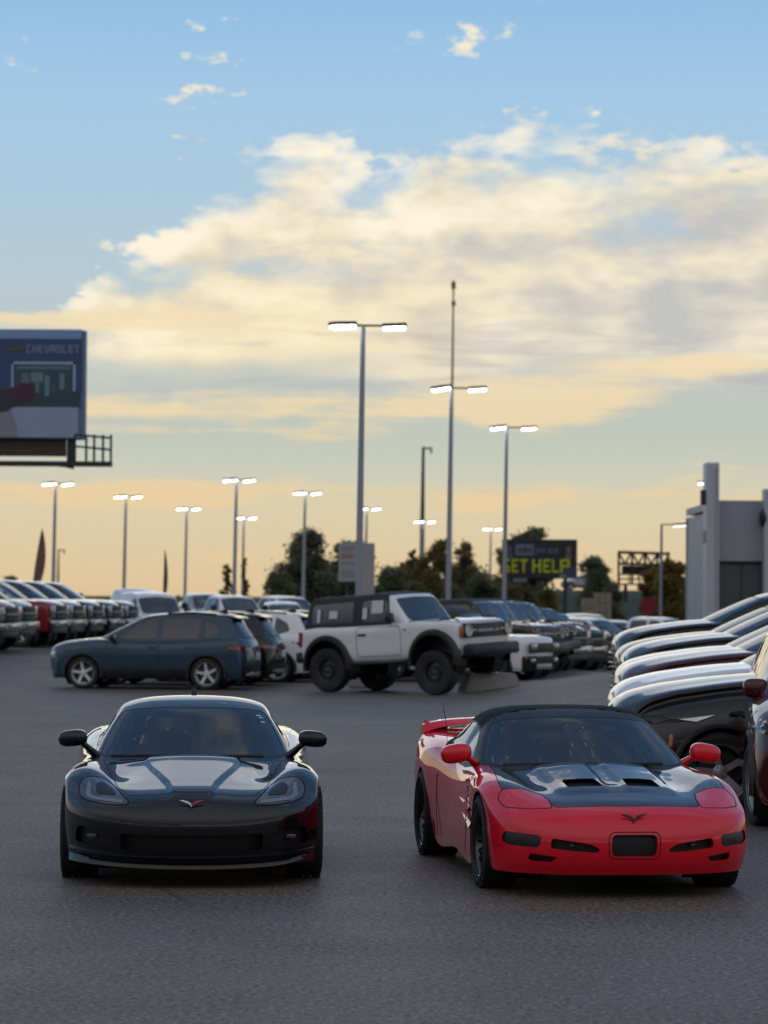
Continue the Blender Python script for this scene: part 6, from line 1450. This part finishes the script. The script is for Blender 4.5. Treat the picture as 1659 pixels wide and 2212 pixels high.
def tree(px, D, top, w_px, leaf, label, nleaf=3500, low=.25, sparse=0.0, seed=1, base_z=-.3, name='tree', cat='tree', group='trees beyond the lot'):
    rnd = np.random.RandomState(seed); x = gx(px, D); h = at(px, top, D).z-base_z; Wd = w_px*D/F_D; root = empty(name, (x, D, base_z))
    b = MB(); b.tube([(0, 0, 0), (.05*Wd*rnd.randn()*.3, 0, h*.35), (.06*Wd*rnd.randn()*.4, 0, h*.8)], [.05*h*.55+.05, .03*h*.6+.03, .02], 8)
    ncl = 30 if sparse < .3 else 18; cl = []
    for i in range(ncl):
        a = rnd.uniform(0, 6.28); t = (i+.5)/ncl; zz = h*(low+(1-low)*(.10+.84*t)); prof = math.sin(math.pi*(.26+.70*t))**.6
        rr_ = rnd.uniform(.2, .86)*Wd*.5*prof; c = np.array([math.cos(a)*rr_, math.sin(a)*rr_*.9, zz]); s_ = rnd.uniform(.15, .27)*Wd*(.85 if sparse > .3 else 1)*(1.08-.38*t)
        cl.append((c, s_)); b.tube([(0, 0, h*max(.12, low*.7)), tuple(c*[.5, .5, .80]), tuple(c)], [.035+.006*h, .03, .012], 5)
    b.build('trunk', BARK, root, True)
    V = []; k = int(nleaf*2.3)//ncl; ls = max(.10, .032*Wd)
    for c, s_ in cl:
        d = rnd.randn(k, 3); d /= np.linalg.norm(d, axis=1, keepdims=True); r_ = rnd.uniform(.25, 1.0, (k, 1))**.55; r_ = np.where(rnd.rand(k, 1) < .10, rnd.uniform(1.0, 1.55, (k, 1)), r_)
        p = c+d*r_*s_*[1, 1, .78]*(1+.25*rnd.randn(k, 1)*.6)
        u = rnd.randn(k, 3); u /= np.linalg.norm(u, axis=1, keepdims=True); v = np.cross(u, rnd.randn(k, 3)); v /= np.maximum(np.linalg.norm(v, axis=1, keepdims=True), 1e-6)
        sz = ls*rnd.uniform(.6, 1.4, (k, 1)); V.append(np.stack([p-u*sz, p+v*sz*.6, p+u*sz, p-v*sz*.6], 1))
    V = np.concatenate(V).reshape(-1, 3); V[:, 2] = np.maximum(V[:, 2], .05); me = bpy.data.meshes.new('crown'); me.from_pydata(V.tolist(), [], np.arange(len(V)).reshape(-1, 4).tolist())
    link('crown', me, leaf, root); tag(root, label, cat, group); return root
tree(662, 225, 1146, 128, L_DARK, 'tallest dark tree left of the white pylon sign', 5200, .15, .2, 3)
tree(763, 228, 1166, 120, L_DARK, 'broad dark tree right behind the white pylon sign', 5200, .10, 0, 4)
tree(604, 222, 1232, 78, L_DARK, 'low rounded dark tree at the left end of the tree line', 2600, .05, 0, 5)
tree(492, 235, 1216, 36, L_OLIVE, 'small bare tree between the two distant lamp posts', 700, .25, .6, 6)
tree(530, 245, 1200, 22, L_OLIVE, 'thin sapling right of the small bare tree', 320, .3, .6, 7)
tree(850, 240, 1224, 96, L_DARK, 'low dark tree right of the pylon sign', 3600, .05, 0, 8)
tree(893, 248, 1182, 44, L_OLIVE, 'slender reddish tree left of the dark mast', 900, .3, .6, 9)
tree(944, 242, 1164, 98, L_OLIVE, 'olive autumn tree between the mast and the middle lamp post', 3400, .15, .3, 10)
tree(1004, 250, 1168, 78, L_OLIVE, 'loose olive tree right of the middle lamp post', 2000, .2, .45, 11)
tree(1046, 246, 1238, 90, L_DARK, 'low green tree left of the black billboard', 3400, .05, 0, 12)
tree(1150, 262, 1140, 142, L_DARK, 'tall tree standing behind the black billboard', 4600, .15, .3, 13)
tree(1088, 258, 1180, 60, L_OLIVE, 'olive tree at the left edge of the black billboard', 2000, .1, .2, 14)
tree(1288, 250, 1200, 92, L_DARK, 'dense dark tree between the billboard and the bare frame', 4200, .05, 0, 15)
tree(1455, 190, 1206, 92, L_YEL, 'yellow brown bush left of the dealership pylon', 4200, .02, 0, 16)
tree(1500, 196, 1212, 62, L_YEL, 'brown bush touching the dealership pylon', 2600, .02, 0, 17)
tree(1410, 198, 1222, 62, L_YEL, 'olive brown bush behind the bare billboard frame', 2600, .02, 0, 18)
tree(905, 252, 1222, 150, L_OLIVE, 'broad olive tree mass under the dark mast', 5200, .03, 0, 21)
tree(1000, 256, 1226, 140, L_DARK, 'broad green tree mass right of the middle lamp post', 5000, .03, 0, 22)
tree(640, 230, 1222, 110, L_DARK, 'rounded dark tree in front of the tallest one', 3600, .03, 0, 23)
tree(24, 215, 1245, 62, L_DARK, 'round dark bush at the left edge above the pickups', 1800, .02, 0, 19)
tree(700, 232, 1214, 70, L_DARK, 'dark tree filling the gap left of the pylon sign', 2600, .05, 0, 20)
for i, (px, top, w_) in enumerate([(815, 1262, 60), (905, 1256, 70), (975, 1258, 66), (1110, 1262, 70), (1325, 1258, 60), (1180, 1272, 60)]):
    tree(px, 236, top, w_, [L_DARK, L_OLIVE][i % 2], ['low shrub right of the pylon sign foot', 'low olive shrub under the dark mast', 'low dark shrub under the middle lamp post', 'olive shrub under the black billboard', 'dark shrub left of the bare billboard frame', 'olive shrub under the black billboard, right of centre'][i], 1500, .02, 0, 40+i, name='shrub', cat='shrub', group='shrubs below the trees')
# ------------------------------------------------------------------ rising ground behind the lot, with a road on it
def ez(X, Y): return -.62+3.3*sst(-2, 9, X)*sst(252, 285, Y)*sst(95, 60, X)
bank_ = sheet('embankment', np.linspace(-10, 110, 60), np.linspace(250, 420, 40), ez, mat('dark bank grass', (.030, .036, .016), .9, var=.5, vscale=.5, bump=.6, bscale=3))
tag(bank_, 'dark grassy bank behind the lot', None, None, 'structure')
cs = copy_fresh(PROTO['compact'], None, {'dark teal blue paint': P_SILVER}); xx = gx(1232, 290); cs.location = (xx, 290, float(ez(xx, 290))); cs.rotation_euler = (0, 0, R(-88))
tag(cs, 'silver car driving along the far bank below the black billboard', 'crossover')
def wall_(px0, px1, y0, y1, D, label):
    x0, x1 = gx(px0, D), gx(px1, D); z0 = -.6; z1 = at(px0, y0, D).z
    root = empty('block_wall', ((x0+x1)/2, D, z0)); m_ = mat('beige block', (.24, .21, .17), .85, var=.25, bump=.3); h = (z1-z0)/4; w_ = (x1-x0)/3
    for r_ in range(4):
        for c_ in range(3): MB().bbox(((c_-1)*w_, 0, h*(r_+.5)), (w_-.02, .4, h-.02), .02).build('block', m_, root)
    tag(root, label, 'wall')
wall_(1283, 1322, 1280, 1305, 225, 'beige block wall left of the bare billboard frame'); wall_(1256, 1284, 1292, 1308, 222, 'lower beige block wall stepping down left of the taller one')
D = 240.0; x0, x1 = gx(630, D), gx(775, D); root = empty('low_building', ((x0+x1)/2, D, -.6))
MB().box((0, 0, 1.3), (x1-x0, 5, 2.6)).build('wall', mat('brown brick wall', (.060, .042, .036), .85, var=.3, vscale=3), root)
MB().prism([(-3, 2.6), (3, 2.6), (0, 3.5)], -(x1-x0)/2-.2, (x1-x0)/2+.2, lambda a, c, h: (h, a, c)).build('roof', mat('brown shingle roof', (.050, .038, .034), .9, var=.3, vscale=4), root)
for i in range(4): MB().box(((i-1.5)*1.2, -2.52, 1.5), (.6, .06, .8)).build('window', GLASSD, root)
tag(root, 'long low brown building under the big dark trees', 'building')
# far wooded horizon
rnd = np.random.RandomState(3); V = []
for i in range(9000):
    x = rnd.uniform(-420, 420); y = 900+rnd.uniform(-30, 30); hh = 1.2+.9*math.sin(x*.021)+.6*math.sin(x*.083+1); p = np.array([x, y, rnd.uniform(-.5, max(.6, hh))]); u = rnd.randn(3)*[1.6, 1.6, .5]; v = rnd.randn(3)*[1.6, 1.6, .5]
    V += [p-u, p+v, p+u, p-v]
me = bpy.data.meshes.new('far_woods'); me.from_pydata([tuple(q) for q in V], [], [[4*i, 4*i+1, 4*i+2, 4*i+3] for i in range(9000)])
tag(link('far_woods', me, L_DARK), 'far strip of woods along the horizon', 'woods', None, 'stuff')
# ------------------------------------------------------------------ concrete blocks, stop sign
CONC = mat('rough concrete', (.30, .29, .28), .9, var=.3, vscale=4, bump=.4, bscale=20)
def block(px, D, w_, d_, h_, rz, label):
    x = gx(px, D); b = MB(); t = .80
    vs = [(sx*w_/2*s_, sy*d_/2*s_, z) for s_, z in ((1, 0), (t, h_)) for sx, sy in ((-1, -1), (1, -1), (1, 1), (-1, 1))]
    b.add(vs, [(0, 1, 2, 3), (4, 5, 6, 7), (0, 1, 5, 4), (1, 2, 6, 5), (2, 3, 7, 6), (3, 0, 4, 7)])
    me = b.mesh('concrete_block'); bm = bmesh.new(); bm.from_mesh(me); bmesh.ops.bevel(bm, geom=bm.edges[:], offset=.03, segments=2, affect='EDGES'); bm.to_mesh(me); bm.free()
    o = link('concrete_block', me, CONC); o.location = (x, D, 0); o.rotation_euler = (0, 0, R(rz)); tag(o, label, 'block', 'concrete ramp blocks'); return o
block(1060, 63.3, 1.25, .75, .42, 12, 'grey concrete block under the front of the white off-roader'); block(781, 66.5, .55, .55, .30, 0, 'small pale concrete block between the wheels of the white off-roader')
x = gx(1402, 150); root = empty('stop_sign', (x, 150, -.25)); zc = at(1402, 1309, 150).z+.25
MB().tube([(0, 0, 0), (0, 0, zc+.3)], .03, 6).build('post', STEEL, root)
MB().prism([(.46*math.cos(R(22.5+45*i)), zc+.46*math.sin(R(22.5+45*i))) for i in range(8)], -.06, -.03, lambda a, c, h: (a, h, c)).build('plate', mat('red sign face', (.17, .008, .014), .6, var=.2), root)
tag(root, 'red octagonal sign plate behind the far white pickups', 'sign')
